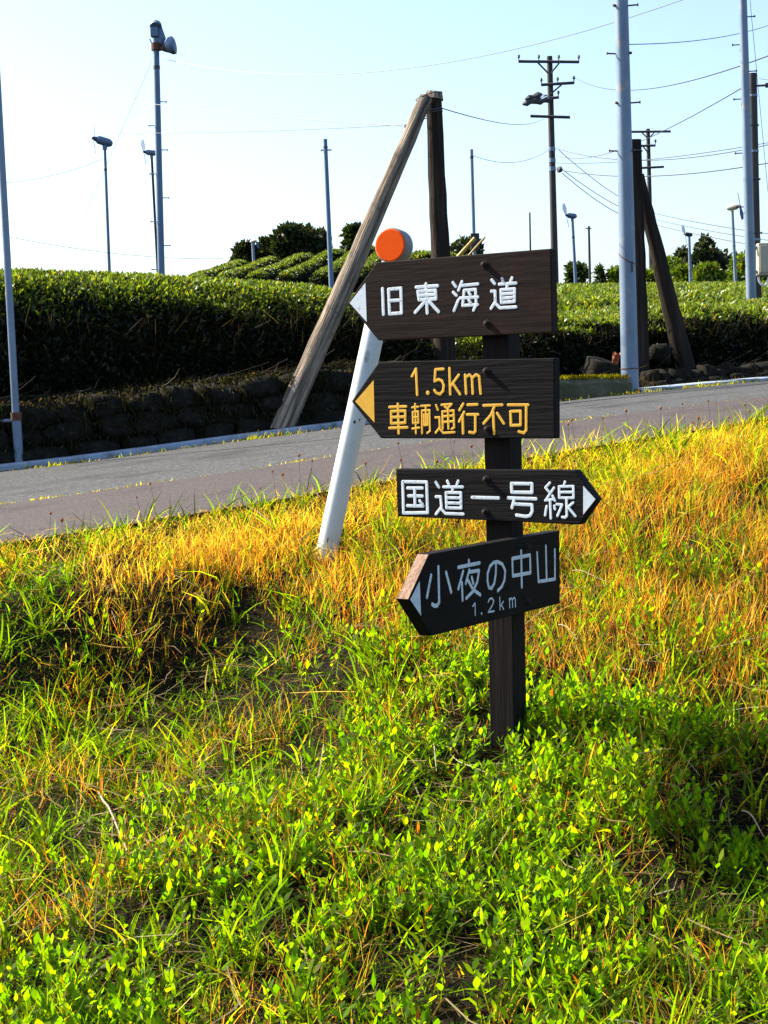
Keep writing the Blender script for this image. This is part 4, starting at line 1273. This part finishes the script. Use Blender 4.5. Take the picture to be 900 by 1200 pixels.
RYOU = z3([[(541, 468), (592, 462)], [(565, 440), (572, 678)], closed([(545, 505), (590, 500), (592, 592), (548, 595)]), [(546, 550), (591, 545)], [(542, 640), (600, 632)],
           [(612, 456), (686, 452)], [(620, 500), (622, 678)], [(620, 494), (682, 490), (686, 660), (664, 675)], [(651, 456), (653, 600)], [(637, 525), (640, 612), (668, 610), (667, 523)]])
TSUU = z3([[(735, 450), (750, 488)], [(730, 550), (762, 548), (765, 630), (733, 672)], [(767, 642), (795, 675), (885, 669)], [(780, 447), (862, 441), (828, 476)], [(806, 462), (828, 476)],
           [(785, 502), (878, 493), (882, 632), (862, 642)], [(786, 502), (790, 640)], [(788, 541), (880, 533)], [(790, 586), (881, 580)], [(832, 482), (836, 640)]])
IKU = z4([[(115, 408), (88, 455)], [(122, 470), (85, 540)], [(112, 495), (115, 630)], [(150, 415), (222, 412)], [(145, 488), (228, 488)], [(207, 490), (207, 615), (195, 627), (163, 621)]])
FU = z4([[(270, 420), (410, 415)], [(352, 425), (325, 490), (270, 555)], [(342, 470), (348, 632)], [(372, 478), (422, 555)]])
KA = z4([[(455, 415), (605, 415)], [(590, 420), (590, 605), (573, 627), (535, 616)], closed([(472, 465), (548, 462), (548, 568), (476, 570)])])
board([(444, 424), (649.4, 419.5), (649.8, 514), (446.2, 513.7), (411.8, 470.4)], E1, N1, M_board_black,
      'second board, near black, pointing left with yellow characters', [(437.9, 445.4), (416.3, 470.4), (438.9, 495.2)],
      [(D1, W2), (DOT, W2 * 1.5), (D5, W2), (KK, W2), (MM, W2), (KURUMA, W2), (RYOU, W2 * 0.78), (TSUU, W2 * 0.85), (IKU, W2), (FU, W2), (KA, W2)], M_yellow, [(569.6, 434.9), (571.2, 502.5)], W2)
W3 = 0.0097
KUNI = z5([closed([(118, 170), (312, 173), (320, 421), (125, 424)]), [(158, 222), (278, 222)], [(165, 285), (278, 287)], [(156, 365), (284, 368)], [(215, 225), (218, 365)], [(256, 325), (280, 358)]])
MICHI3 = z5([[(387, 175), (412, 215)], [(388, 292), (425, 292), (432, 375), (388, 432)], [(432, 392), (465, 428), (610, 433)], [(480, 165), (492, 192)], [(568, 165), (558, 192)], [(450, 212), (605, 213)], [(525, 215), (520, 252)],
             closed([(470, 258), (590, 260), (592, 385), (474, 382)]), [(471, 300), (590, 302)], [(472, 342), (591, 345)]])
ICHI = [[(553.4, 582.9), (584.4, 583.8)]]
GOU = z6([closed([(130, 178), (290, 180), (290, 248), (133, 246)]), [(105, 291), (322, 298)], [(152, 300), (134, 367)], [(145, 338), (290, 345), (293, 395), (275, 428), (245, 436), (170, 425)]])
SEN = z6([[(430, 172), (396, 210), (424, 243)], [(462, 212), (402, 302)], [(394, 310), (462, 300)], [(452, 275), (470, 312)], [(432, 308), (438, 450)], [(405, 355), (393, 425)], [(465, 352), (470, 378)],
          [(548, 165), (540, 195)], closed([(502, 202), (613, 200), (615, 290), (504, 290)]), [(503, 246), (614, 245)], [(560, 295), (563, 430), (548, 444), (527, 440)], [(484, 340), (526, 344), (490, 430)], [(612, 328), (572, 362)], [(572, 362), (630, 432)]])
board([(463.7, 549.4), (674, 551), (699.5, 585.5), (679, 615), (465.8, 605)], E1, N1, M_board_black,
      'third board, narrow, pointing right with white characters', [(683.5, 569.3), (697.8, 585), (683.5, 603)],
      [(KUNI, W3), (MICHI3, W3 * 0.92), (ICHI, W3), (GOU, W3), (SEN, W3 * 0.8)], M_white, [(569.5, 561.7), (568.4, 600)], W3)
W4 = 0.0106
CHII = z7([[(460, 380), (468, 735), (450, 768), (420, 772), (398, 755)], [(387, 465), (345, 685)], [(537, 435), (588, 632)]])
YORU = z7([[(765, 315), (770, 352)], [(660, 385), (875, 340)], [(708, 425), (660, 600)], [(696, 540), (703, 715)], [(770, 412), (735, 545)], [(768, 432), (868, 416), (850, 530), (805, 628), (740, 695)], [(755, 510), (808, 608), (880, 660)], [(795, 485), (810, 545)]])
NO = z8([[(215, 372), (212, 470), (198, 560), (172, 610), (145, 600), (132, 540), (133, 470), (155, 400), (190, 362), (230, 355), (275, 378), (302, 440), (295, 530), (268, 595), (230, 632)]])
NAKA = z8([[(455, 252), (462, 595)], closed([(370, 325), (540, 290), (545, 460), (376, 490)])])
YAMA = z8([[(608, 268), (622, 545), (780, 520), (778, 238)], [(692, 205), (700, 535)]])
S1 = z7([[(805, 775), (828, 745), (830, 865)]])
SDOT = z8([[(76, 852)]])
S2 = z8([[(140, 740), (152, 712), (175, 704), (192, 728), (182, 765), (140, 838), (196, 828)]])
SK = z8([[(250, 695), (253, 815)], [(285, 735), (256, 778)], [(264, 766), (287, 810)]])
SM = z8([[(342, 705), (346, 796)], [(345, 722), (360, 702), (370, 716), (373, 790)], [(372, 715), (389, 696), (398, 712), (401, 785)]])
b4, pts4 = board([(503.8, 649.2), (655.9, 621.7), (656.5, 707.3), (506, 745.4), (479.3, 703)], E4, N4, M_board_black,
      'lowest board, turned away, pointing left with white characters', [(491.7, 680.7), (480.6, 702.6), (493.3, 721.5)],
      [(CHII, W4), (YORU, W4 * 0.95), (NO, W4 * 0.95), (NAKA, W4), (YAMA, W4 * 0.95), (S1, 0.005), (SDOT, 0.007), (S2, 0.005), (SK, 0.0045), (SM, 0.0045)], M_white, [(617.3, 640.7), (618, 705.5)], W4)
# the bare sawn end that catches the sun
a_, c_ = pts4[0], pts4[4]
nrm_ = (N4.cross(c_ - a_)).normalized()
if nrm_.x > 0: nrm_ = -nrm_
q = [a_.lerp(c_, 0.02) - N4 * 0.003, a_.lerp(c_, 0.99) - N4 * 0.003, a_.lerp(c_, 0.99) - N4 * (TH - 0.003), a_.lerp(c_, 0.02) - N4 * (TH - 0.003)]
mb = MB(); mb.prism([p + nrm_ * 0.0012 for p in q], -nrm_ * 0.002)
eg = mb.build('sawn_end', M_board_end, b4)

# ------------------------------------------------------------------ vegetation on the bank
def scatter(density, n_max=-0.02, y0=2.5, y1=9.2, margin=0.9):
    """random points on the visible bank, density per square metre as f(x,y,s,m) -> 0..1 times peak"""
    peak, fn = density
    xm = 0.26 * y1 + margin
    N_ = int(peak * (2 * xm) * (y1 - y0))
    x = RNG.uniform(-xm, xm, N_); y = RNG.uniform(y0, y1, N_)
    s, n = sn(x, y)
    ok = (n < n_max) & (np.abs(x) < 0.26 * y + margin)
    x, y, s, n = x[ok], y[ok], s[ok], n[ok]
    p = fn(x, y, s, -n)
    ok = RNG.uniform(0, 1, len(x)) < p
    return x[ok], y[ok], s[ok], -n[ok]

def golden(x, y, s, m):
    mg = 0.50 + 2.05 * sstep(0.2, 2.0, s)
    return 1 - sstep(mg - 0.35, mg + 0.35 + 0.25 * sstep(0.2, 1.5, s), m + 0.38 * wob(x, y, 0.9, 21) + 0.2 * wob(x, y, 2.4, 25))

def bare(x, y):
    b = np.exp(-(((x + 0.90) / 0.30) ** 2 + ((y - 4.25) / 0.22) ** 2)) + np.exp(-(((x - 0.98) / 0.20) ** 2 + ((y - 4.28) / 0.17) ** 2))
    return np.clip(b, 0, 1)

def patch(x, y, k):
    return np.clip(0.5 + 0.75 * wob(x, y, 1.5, k), 0, 1)

DRYC = [(4, (0.56, 0.33, 0.045)), (4, (0.46, 0.19, 0.025)), (2.5, (0.60, 0.42, 0.06)), (2.5, (0.32, 0.11, 0.02)), (3, (0.34, 0.36, 0.02))]
CRESTC = [(4, (0.68, 0.46, 0.06)), (5, (0.74, 0.57, 0.055)), (1, (0.52, 0.26, 0.035)), (4, (0.42, 0.43, 0.025))]
GREENC = [(4, (0.070, 0.160, 0.008)), (4, (0.115, 0.215, 0.009)), (2, (0.20, 0.28, 0.012)), (0.8, (0.38, 0.27, 0.03)), (0.5, (0.05, 0.09, 0.008))]
HERBC = [(4, (0.09, 0.195, 0.008)), (4, (0.145, 0.26, 0.009)), (2.5, (0.22, 0.31, 0.011)), (0.15, (0.30, 0.24, 0.03)), (0.03, (0.34, 0.08, 0.03))]
THATCHC = [(3, (0.12, 0.080, 0.032)), (3, (0.06, 0.038, 0.015)), (1.2, (0.26, 0.185, 0.085)), (4, (0.025, 0.017, 0.008)), (1.2, (0.17, 0.075, 0.022))]

def blades(x, y, hmin, hmax, half, lean, bendk, table, jit=0.18, prof=(1, 0.85, 0.6, 0.08), wind=(0.15, -0.1)):
    n = len(x)
    z = ground_z(x, y) - 0.006
    P = np.stack([x, y, z], -1)
    az = RNG.uniform(0, 6.283, n)
    tl = np.abs(RNG.normal(0, lean, n))
    dv = np.stack([np.cos(az), np.sin(az), np.zeros(n)], -1)
    A = unit(dv * np.sin(tl)[:, None] + np.array([wind[0], wind[1], 0]) * 0.4 + np.stack([np.zeros(n), np.zeros(n), np.cos(tl)], -1))
    wa = RNG.uniform(0, 6.283, n)
    W = unit(np.cross(A, np.stack([np.cos(wa), np.sin(wa), RNG.normal(0, 0.2, n)], -1)))
    L = RNG.uniform(hmin, hmax, n)
    b = (dv * 0.8 + RNG.normal(0, 0.3, (n, 3))) ; b[:, 2] = -np.abs(RNG.normal(0.35, 0.25, n))
    bend = b * (L * bendk * RNG.uniform(0.2, 1.2, n))[:, None]
    return strips(P, A, W, L, half * RNG.uniform(0.65, 1.35, n), bend, list(prof), pick_cols(n, table, jit))

parts = []
# ---- dry golden stubble
x, y, s, m = scatter((4300, lambda x, y, s, m: golden(x, y, s, m) * (0.55 + 0.45 * patch(x, y, 3)) * sstep(0.2, 0.8, m) ))
tall = 0.75 + 0.5 * patch(x, y, 7)
parts.append(blades(x, y, 0.05 * tall, 0.145 * tall, 0.0020, 0.26, 0.28, DRYC))
x, y, s, m = scatter((7000, lambda x, y, s, m: golden(x, y, s, m) * (1 - sstep(0.35, 1.0, m)) * (0.5 + 0.5 * patch(x, y, 3))))
ed = 0.55 + 0.45 * sstep(0.0, 0.35, -sn(x, y)[1])
parts.append(blades(x, y, 0.03 * ed, 0.105 * ed, 0.0023, 0.45, 0.5, CRESTC))
# scattered dry stalks in the green part
x, y, s, m = scatter((1500, lambda x, y, s, m: (1 - golden(x, y, s, m)) * sstep(0.35, 0.85, patch(x, y, 13))))
parts.append(blades(x, y, 0.05, 0.15, 0.0015, 0.45, 0.35, DRYC))
v, f, c = join_parts(parts)
tag(mesh_np('dry_grass', v, f, M_straw, c), 'golden dry grass and stubble on the upper bank around the signpost', 'grass', None, 'stuff')

# ---- green grass
parts = []
x, y, s, m = scatter((2500, lambda x, y, s, m: (0.22 + 0.78 * (1 - golden(x, y, s, m))) * (0.06 + 0.94 * sstep(0.25, 0.8, 0.6 * patch(x, y, 9) + 0.4 * patch(x * 2.1, y * 2.1, 35))) * (1 - 0.9 * bare(x, y))))
parts.append(blades(x, y, 0.03, 0.115, 0.0032, 0.5, 0.6, GREENC))
# short fine turf underneath
x, y, s, m = scatter((4200, lambda x, y, s, m: (1 - 0.8 * golden(x, y, s, m)) * (0.35 + 0.65 * sstep(0.15, 0.65, 0.5 * patch(x, y, 6) + 0.5 * patch(x * 2.2, y * 2.2, 12))) * (1 - 0.8 * bare(x, y)) * (1 - 0.45 * sstep(2.6, 3.4, m))))
parts.append(blades(x, y, 0.015, 0.06, 0.0017, 0.75, 0.7, [(4, (0.040, 0.095, 0.006)), (3, (0.07, 0.135, 0.008)), (1.2, (0.14, 0.18, 0.012)), (2, (0.24, 0.15, 0.025))], 0.25, (1, 0.8, 0.1)))
# longer tufts
tx, ty, ts, tm = scatter((48, lambda x, y, s, m: 0.4 + 0.6 * patch(x, y, 15)))
rep_ = RNG.integers(6, 20, len(tx))
x = np.repeat(tx, rep_) + RNG.normal(0, 0.018, rep_.sum()); y = np.repeat(ty, rep_) + RNG.normal(0, 0.018, rep_.sum())
parts.append(blades(x, y, 0.07, 0.20, 0.0038, 0.34, 0.7, [(4, (0.10, 0.18, 0.014)), (3, (0.17, 0.25, 0.018)), (1, (0.26, 0.28, 0.025))]))
# tall bright grass at the crest on the right
x, y, s, m = scatter((1500, lambda x, y, s, m: sstep(1.2, 2.6, s) * (1 - sstep(0.4, 1.0, m)) * (0.3 + 0.7 * patch(x, y, 5))))
parts.append(blades(x, y, 0.06, 0.16, 0.0028, 0.3, 0.5, [(4, (0.42, 0.40, 0.025)), (3, (0.26, 0.32, 0.02)), (4, (0.60, 0.46, 0.05))]))
v, f, c = join_parts(parts)
tag(mesh_np('grass', v, f, M_grass, c), 'green grass blades and tufts all over the bank', 'grass', None, 'stuff')

# ---- leafy herbs: upright stems with pairs of pointed leaves
def herb_p(x, y, s, m):
    lo = 2.55 - 1.05 * sstep(0.2, 1.1, s)
    return (0.03 + 0.97 * sstep(lo - 0.5, lo + 0.7, m + 0.3 * wob(x, y, 0.8, 30))) * (1 - 0.75 * golden(x, y, s, m)) * (0.05 + 0.95 * sstep(0.25, 0.72, patch(x, y, 19) * 0.6 + patch(x * 2.3, y * 2.3, 33) * 0.4)) * (1 - 0.9 * bare(x, y))
x, y, s, m = scatter((1750, herb_p))
n = len(x)
hgt = RNG.uniform(0.03, 0.10, n) * (0.6 + 0.8 * patch(x, y, 27))
z = ground_z(x, y)
lean = RNG.normal(0, 0.22, (n, 2))
parts = []
tone = (1 + RNG.normal(0, 0.16, n))
for node in range(4):
    t = (0.30, 0.58, 0.82, 1.0)[node]
    for sd in range(2):
        az = (node % 2) * 1.57 + sd * math.pi + RNG.normal(0, 0.45, n) + x * 53.0
        el = RNG.normal((0.5, 0.7, 0.95, 1.2)[node], 0.25, n)
        A = np.stack([np.cos(az) * np.cos(el), np.sin(az) * np.cos(el), np.sin(el)], -1)
        W = unit(np.stack([-np.sin(az), np.cos(az), RNG.normal(0, 0.25, n)], -1))
        P = np.stack([x + lean[:, 0] * hgt * t, y + lean[:, 1] * hgt * t, z + hgt * t], -1)
        L = RNG.uniform(0.016, 0.044, n) * (0.9 + 0.3 * (node == 1))
        bend = -np.cross(A, W) * 0 + np.stack([np.zeros(n), np.zeros(n), -L * RNG.uniform(0.0, 0.35, n)], -1)
        col = pick_cols(n, HERBC, 0.14) * tone[:, None]
        keep = RNG.uniform(0, 1, n) < 0.9
        v_, f_, c_ = strips(P[keep], A[keep], W[keep], L[keep], L[keep] * RNG.uniform(0.12, 0.24, keep.sum()), bend[keep], [0.12, 0.80, 1.0, 0.55, 0.02], col[keep].astype(np.float32))
        parts.append((v_, f_, c_))
A = unit(np.stack([lean[:, 0], lean[:, 1], np.ones(n)], -1))
parts.append(strips(np.stack([x, y, z - 0.005], -1), A, unit(np.cross(A, RNG.normal(0, 1, (n, 3)))), hgt, np.full(n, 0.0012), np.zeros((n, 3)), [1, 0.7], pick_cols(n, [(2, (0.14, 0.18, 0.03)), (1, (0.24, 0.10, 0.04))])))
v, f, c = join_parts(parts)
tag(mesh_np('leafy_ground_cover', v, f, M_leaf, c), 'bright green leafy herbs covering the lower bank', 'ground cover', None, 'stuff')

# ---- thatch of fallen straw
parts = []
x, y, s, m = scatter((3000, lambda x, y, s, m: 0.5 + 0.5 * bare(x, y)))
n = len(x)
P = np.stack([x, y, ground_z(x, y) + RNG.uniform(0.002, 0.028, n)], -1)
az = RNG.uniform(0, 6.283, n)
A = unit(np.stack([np.cos(az), np.sin(az), RNG.normal(0.03, 0.20, n)], -1))
W = unit(np.cross(A, np.stack([RNG.normal(0, .4, n), RNG.normal(0, .4, n), np.ones(n)], -1)))
L = RNG.uniform(0.03, 0.13, n)
parts.append(strips(P, A, W, L, RNG.uniform(0.0009, 0.0022, n), RNG.normal(0, 0.012, (n, 3)), [1, 1, 0.6], pick_cols(n, THATCHC, 0.25)))
# longer bleached straws tangled in the growth
x, y, s, m = scatter((260, lambda x, y, s, m: 0.25 + 0.75 * np.clip(patch(x, y, 29) + bare(x, y), 0, 1)))
n = len(x)
P = np.stack([x, y, ground_z(x, y) + RNG.uniform(0.015, 0.06, n)], -1)
az = RNG.uniform(0, 6.283, n)
A = unit(np.stack([np.cos(az), np.sin(az), RNG.normal(0.02, 0.22, n)], -1))
W = unit(np.cross(A, np.stack([RNG.normal(0, .4, n), RNG.normal(0, .4, n), np.ones(n)], -1)))
parts.append(strips(P, A, W, RNG.uniform(0.08, 0.24, n), RNG.uniform(0.0010, 0.0024, n), RNG.normal(0, 0.03, (n, 3)), [1, 1, 0.6], pick_cols(n, [(3, (0.36, 0.27, 0.14)), (2, (0.26, 0.17, 0.08)), (1, (0.46, 0.37, 0.22))], 0.2)))
v, f, c = join_parts(parts)
tag(mesh_np('straw_litter', v, f, M_straw, c), 'brown dead straw lying under the grass on the bank', 'straw', None, 'stuff')

# ---- reddish seed heads on thin stems along the crest
x, y, s, m = scatter((46, lambda x, y, s, m: (1 - sstep(0.25, 0.6, m)) * (0.35 + 0.65 * patch(x, y, 2))))
n = len(x)
vs, fs, cs, b0 = [], [], [], 0
zz = ground_z(x, y)
mbs = MB()
cols = []
for i in range(n):
    h_ = random.uniform(0.10, 0.20)
    p = Vector((x[i], y[i], zz[i])); q = p + Vector((random.uniform(-0.03, 0.03), random.uniform(-0.03, 0.03), h_))
    mbs.tube([p, p.lerp(q, 0.5) + Vector((0.004, 0, 0)), q], [0.0010, 0.0009, 0.0007], 3, cap=False)
    r_ = random.uniform(0.004, 0.0075)
    mbs.tube([q - Vector((0, 0, r_)), q, q + Vector((0, 0, r_ * 0.7)), q + Vector((0, 0, r_ * 1.3))], [r_ * 0.4, r_, r_ * 0.9, r_ * 0.2], 6)
M_seed = surf('seed_heads', [(0.3, (0.16, 0.05, 0.02)), (0.7, (0.36, 0.12, 0.03))], scale=30, rough=0.9)
o = mbs.build('seed_heads', M_seed, None)
tag(o, 'reddish brown seed heads on thin stems along the road edge of the bank', 'seed heads', None, 'stuff')

# ---- pale dead stalks one can pick out
def stalk(label, x0, y0, x1, y1, r, lift=0.03, bow=0.02):
    """a stalk lying on the bank between two photo pixels"""
    def hit(px, py):
        r_ = ray(px, py)
        lo, hi = 2.0, 9.0
        for k_ in range(60):
            d = 2.0 + 7.0 * k_ / 59
            p = CAM_O + r_ * (d / r_.y)
            if p.z < gz(p.x, p.y): break
            lo = d
        hi = d
        for _ in range(18):
            mid = (lo + hi) / 2; p = CAM_O + r_ * (mid / r_.y)
            if p.z < gz(p.x, p.y): hi = mid
            else: lo = mid
        return CAM_O + r_ * (lo / r_.y)
    A_, B_ = hit(x0, y0), hit(x1, y1)
    mb = MB(); pts = []
    for t in np.linspace(0, 1, 7):
        p = A_.lerp(B_, t)
        g_ = gz(p.x, p.y)
        pts.append(Vector((p.x + bow * math.sin(t * 4.1 + x0), p.y, g_ + lift + 0.02 * math.sin(t * 3.14))) - A_)
    mb.tube(pts, [r * (1 - 0.4 * t) for t in np.linspace(0, 1, 7)], 6)
    o = mb.build('dead_stalk', M_deadstalk, None, smooth=True); o.location = A_
    return tag(o, label, 'stalk', 'dead stalks on the bank')
M_deadstalk = surf('dead_stalk', [(0.3, (0.24, 0.17, 0.10)), (0.7, (0.38, 0.29, 0.19))], scale=30, rough=0.8)
stalk('thick pale dead stalk standing out in the brown patch at lower left', 118, 948, 150, 1022, 0.0035, 0.05, 0.004)
stalk('dead stalk lying just below the lowest sign board', 537, 742, 558, 760, 0.002, 0.10, 0.0)
stalk('long thin dead stalk left of the post foot, sloping down to the right', 524, 905, 588, 938, 0.0018, 0.05)
stalk('dead stalk standing out in the golden grass right of the post', 655, 760, 676, 778, 0.0018, 0.08, 0.0)
stalk('pair-thick pale stalk near the right edge beside the shaded hollow', 868, 972, 898, 1004, 0.0025, 0.05, 0.005)
stalk('short pale stalk lying left of the signpost foot', 508, 888, 512, 925, 0.0025, 0.05, 0.0)
stalk('curved pale straw in the golden grass right of the lowest board', 668, 708, 712, 722, 0.0016, 0.12, 0.01)

# ---- weeds along the far gutter, the crack in the road, and the wall top
def weeds(name, label, s0, s1, n0, n1, count, hmin, hmax, table, zf, half=0.003, clump=7, lean=0.6, mat_=None):
    mat_ = mat_ or M_grass
    k_ = count // 25
    cs_ = RNG.uniform(s0, s1, k_)
    s = np.repeat(cs_, 25) + RNG.normal(0, 0.09, k_ * 25)
    n = RNG.uniform(n0, n1, k_ * 25)
    X, Y = xy(s, n)
    N_ = len(s)
    P = np.stack([X, Y, zf(s, n)], -1)
    A = unit(np.stack([RNG.normal(0, lean, N_), RNG.normal(0, lean, N_), np.ones(N_)], -1))
    W = unit(np.cross(A, RNG.normal(0, 1, (N_, 3))))
    L = RNG.uniform(hmin, hmax, N_) * np.repeat(RNG.uniform(0.4, 1.2, k_), 25)
    v, f, c = strips(P, A, W, L, np.full(N_, half), RNG.normal(0, 0.2, (N_, 3)) * L[:, None], [1, 0.9, 0.1], pick_cols(N_, table))
    return tag(mesh_np(name, v, f, mat_, c), label, 'weeds', None, 'stuff')
YG = [(3, (0.14, 0.20, 0.02)), (3, (0.26, 0.25, 0.03)), (2, (0.36, 0.28, 0.05)), (1, (0.32, 0.15, 0.04))]
weeds('gutter_weeds', 'low weeds growing along the front of the far gutter', -4, 16, 5.22, 5.35, 5000, 0.01, 0.06, YG, lambda s, n: road_z(s, n))
weeds('crack_weeds', 'thin line of yellow grass in the seam between the two road surfaces', -4, 14, SPLIT - 0.03, SPLIT + 0.03, 3200, 0.006, 0.024, [(3, (0.40, 0.30, 0.05)), (2, (0.24, 0.24, 0.03))], lambda s, n: road_z(s, n), 0.003)
weeds('wall_weeds', 'dark grass and moss hanging over the stone wall', -4.5, 5.4, 5.62, 6.15, 9000, 0.02, 0.09, [(3, (0.010, 0.012, 0.004)), (3, (0.022, 0.018, 0.009)), (1, (0.05, 0.038, 0.02))],
      lambda s, n: EYE + far_z(s) + wall_h(s) * np.clip((n - 5.52) / 0.30, 0.05, 1.1) + 0.0, 0.004, 7, 1.2, M_straw)
weeds('verge_weeds', 'dry weeds among the edging stones on the right', 5.4, 16, 5.58, 6.3, 5000, 0.03, 0.12, [(3, (0.02, 0.02, 0.008)), (3, (0.05, 0.036, 0.018)), (1, (0.11, 0.085, 0.045))],
      lambda s, n: EYE + far_z(s) + wall_h(s) * np.clip((n - 5.6) / 0.24, 0, 1), 0.003, 7, 1.0, M_straw)
# moss and dead growth hanging on the wall face
N_ = 15000
s = RNG.uniform(-4.2, 5.3, N_); tz = RNG.uniform(0.12, 1.08, N_)
keep = wob(s, tz * 0.4, 1.3, 8) + wob(s, tz, 3.1, 14) * 0.6 + (tz - 0.5) * 0.9 > -0.7
s, tz = s[keep], tz[keep]; N_ = len(s)
X, Y = xy(s, 5.585 + 0.10 * tz + RNG.normal(0, 0.012, N_))
P = np.stack([X, Y, road_z(s, 5.56) + wall_h(s) * tz + 0.03], -1)
out = np.array([UY, -UX, 0.0])
A = unit(out[None] * RNG.uniform(0.1, 0.9, (N_, 1)) + np.stack([RNG.normal(0, .5, N_), RNG.normal(0, .3, N_), RNG.normal(-0.6, 0.5, N_)], -1))
W = unit(np.cross(A, RNG.normal(0, 1, (N_, 3))))
L = RNG.uniform(0.015, 0.06, N_)
bend = np.stack([np.zeros(N_), np.zeros(N_), -L * 0.5], -1)
v, f, c = strips(P, A, W, L, RNG.uniform(0.003, 0.008, N_), bend, [1, 0.9, 0.3], pick_cols(N_, [(4, (0.016, 0.020, 0.006)), (3, (0.03, 0.032, 0.009)), (3, (0.048, 0.034, 0.018)), (0.8, (0.10, 0.08, 0.045))], 0.25))
mo = mesh_np('moss', v, f, M_straw, c); mo.parent = wallT; mo.location = -Vector(wallT.location); mo['kind'] = 'stuff'
# dry brush at the foot of the hillside rows
N_ = 500
cpt = at(374, 330, 57)
x = cpt.x + RNG.normal(0, 0.22, N_); y = cpt.y + RNG.normal(0, 1.2, N_)
P = np.stack([x, y, ground_z(x, y)], -1)
A = unit(np.stack([RNG.normal(0, .4, N_), RNG.normal(0, .4, N_), np.ones(N_)], -1))
v, f, c = strips(P, A, unit(np.cross(A, RNG.normal(0, 1, (N_, 3)))), RNG.uniform(0.08, 0.22, N_), np.full(N_, 0.02), RNG.normal(0, 0.1, (N_, 3)), [1, 0.8, 0.2], pick_cols(N_, [(3, (0.12, 0.065, 0.035)), (2, (0.18, 0.12, 0.07)), (1, (0.06, 0.055, 0.02))]))
tag(mesh_np('dry_brush', v, f, M_straw, c), 'patch of reddish dry brush at the foot of the hillside tea rows', 'brush', None, 'stuff')
# straw strands thrown on the wall top
N_ = 1500
s = RNG.uniform(-4.5, 12, N_); n_ = RNG.uniform(5.78, 6.5, N_)
X, Y = xy(s, n_)
P = np.stack([X, Y, ground_z(X, Y) + RNG.uniform(0.0, 0.05, N_)], -1)
az = RNG.normal(ROAD_ANG, 0.5, N_)
A = unit(np.stack([np.cos(az), np.sin(az), RNG.normal(0, 0.15, N_)], -1))
W = unit(np.cross(A, np.tile([0.3, -0.5, 0.8], (N_, 1))))
v, f, c = strips(P, A, W, RNG.uniform(0.1, 0.45, N_), np.full(N_, 0.003), RNG.normal(0, 0.05, (N_, 3)), [1, 0.9, 0.8, 0.5], pick_cols(N_, [(3, (0.13, 0.10, 0.065)), (2, (0.06, 0.045, 0.03)), (1, (0.22, 0.18, 0.13))]))
tag(mesh_np('hedge_trimmings', v, f, M_straw, c), 'dry straw and trimmings strewn below the tea hedges', 'straw', None, 'stuff')
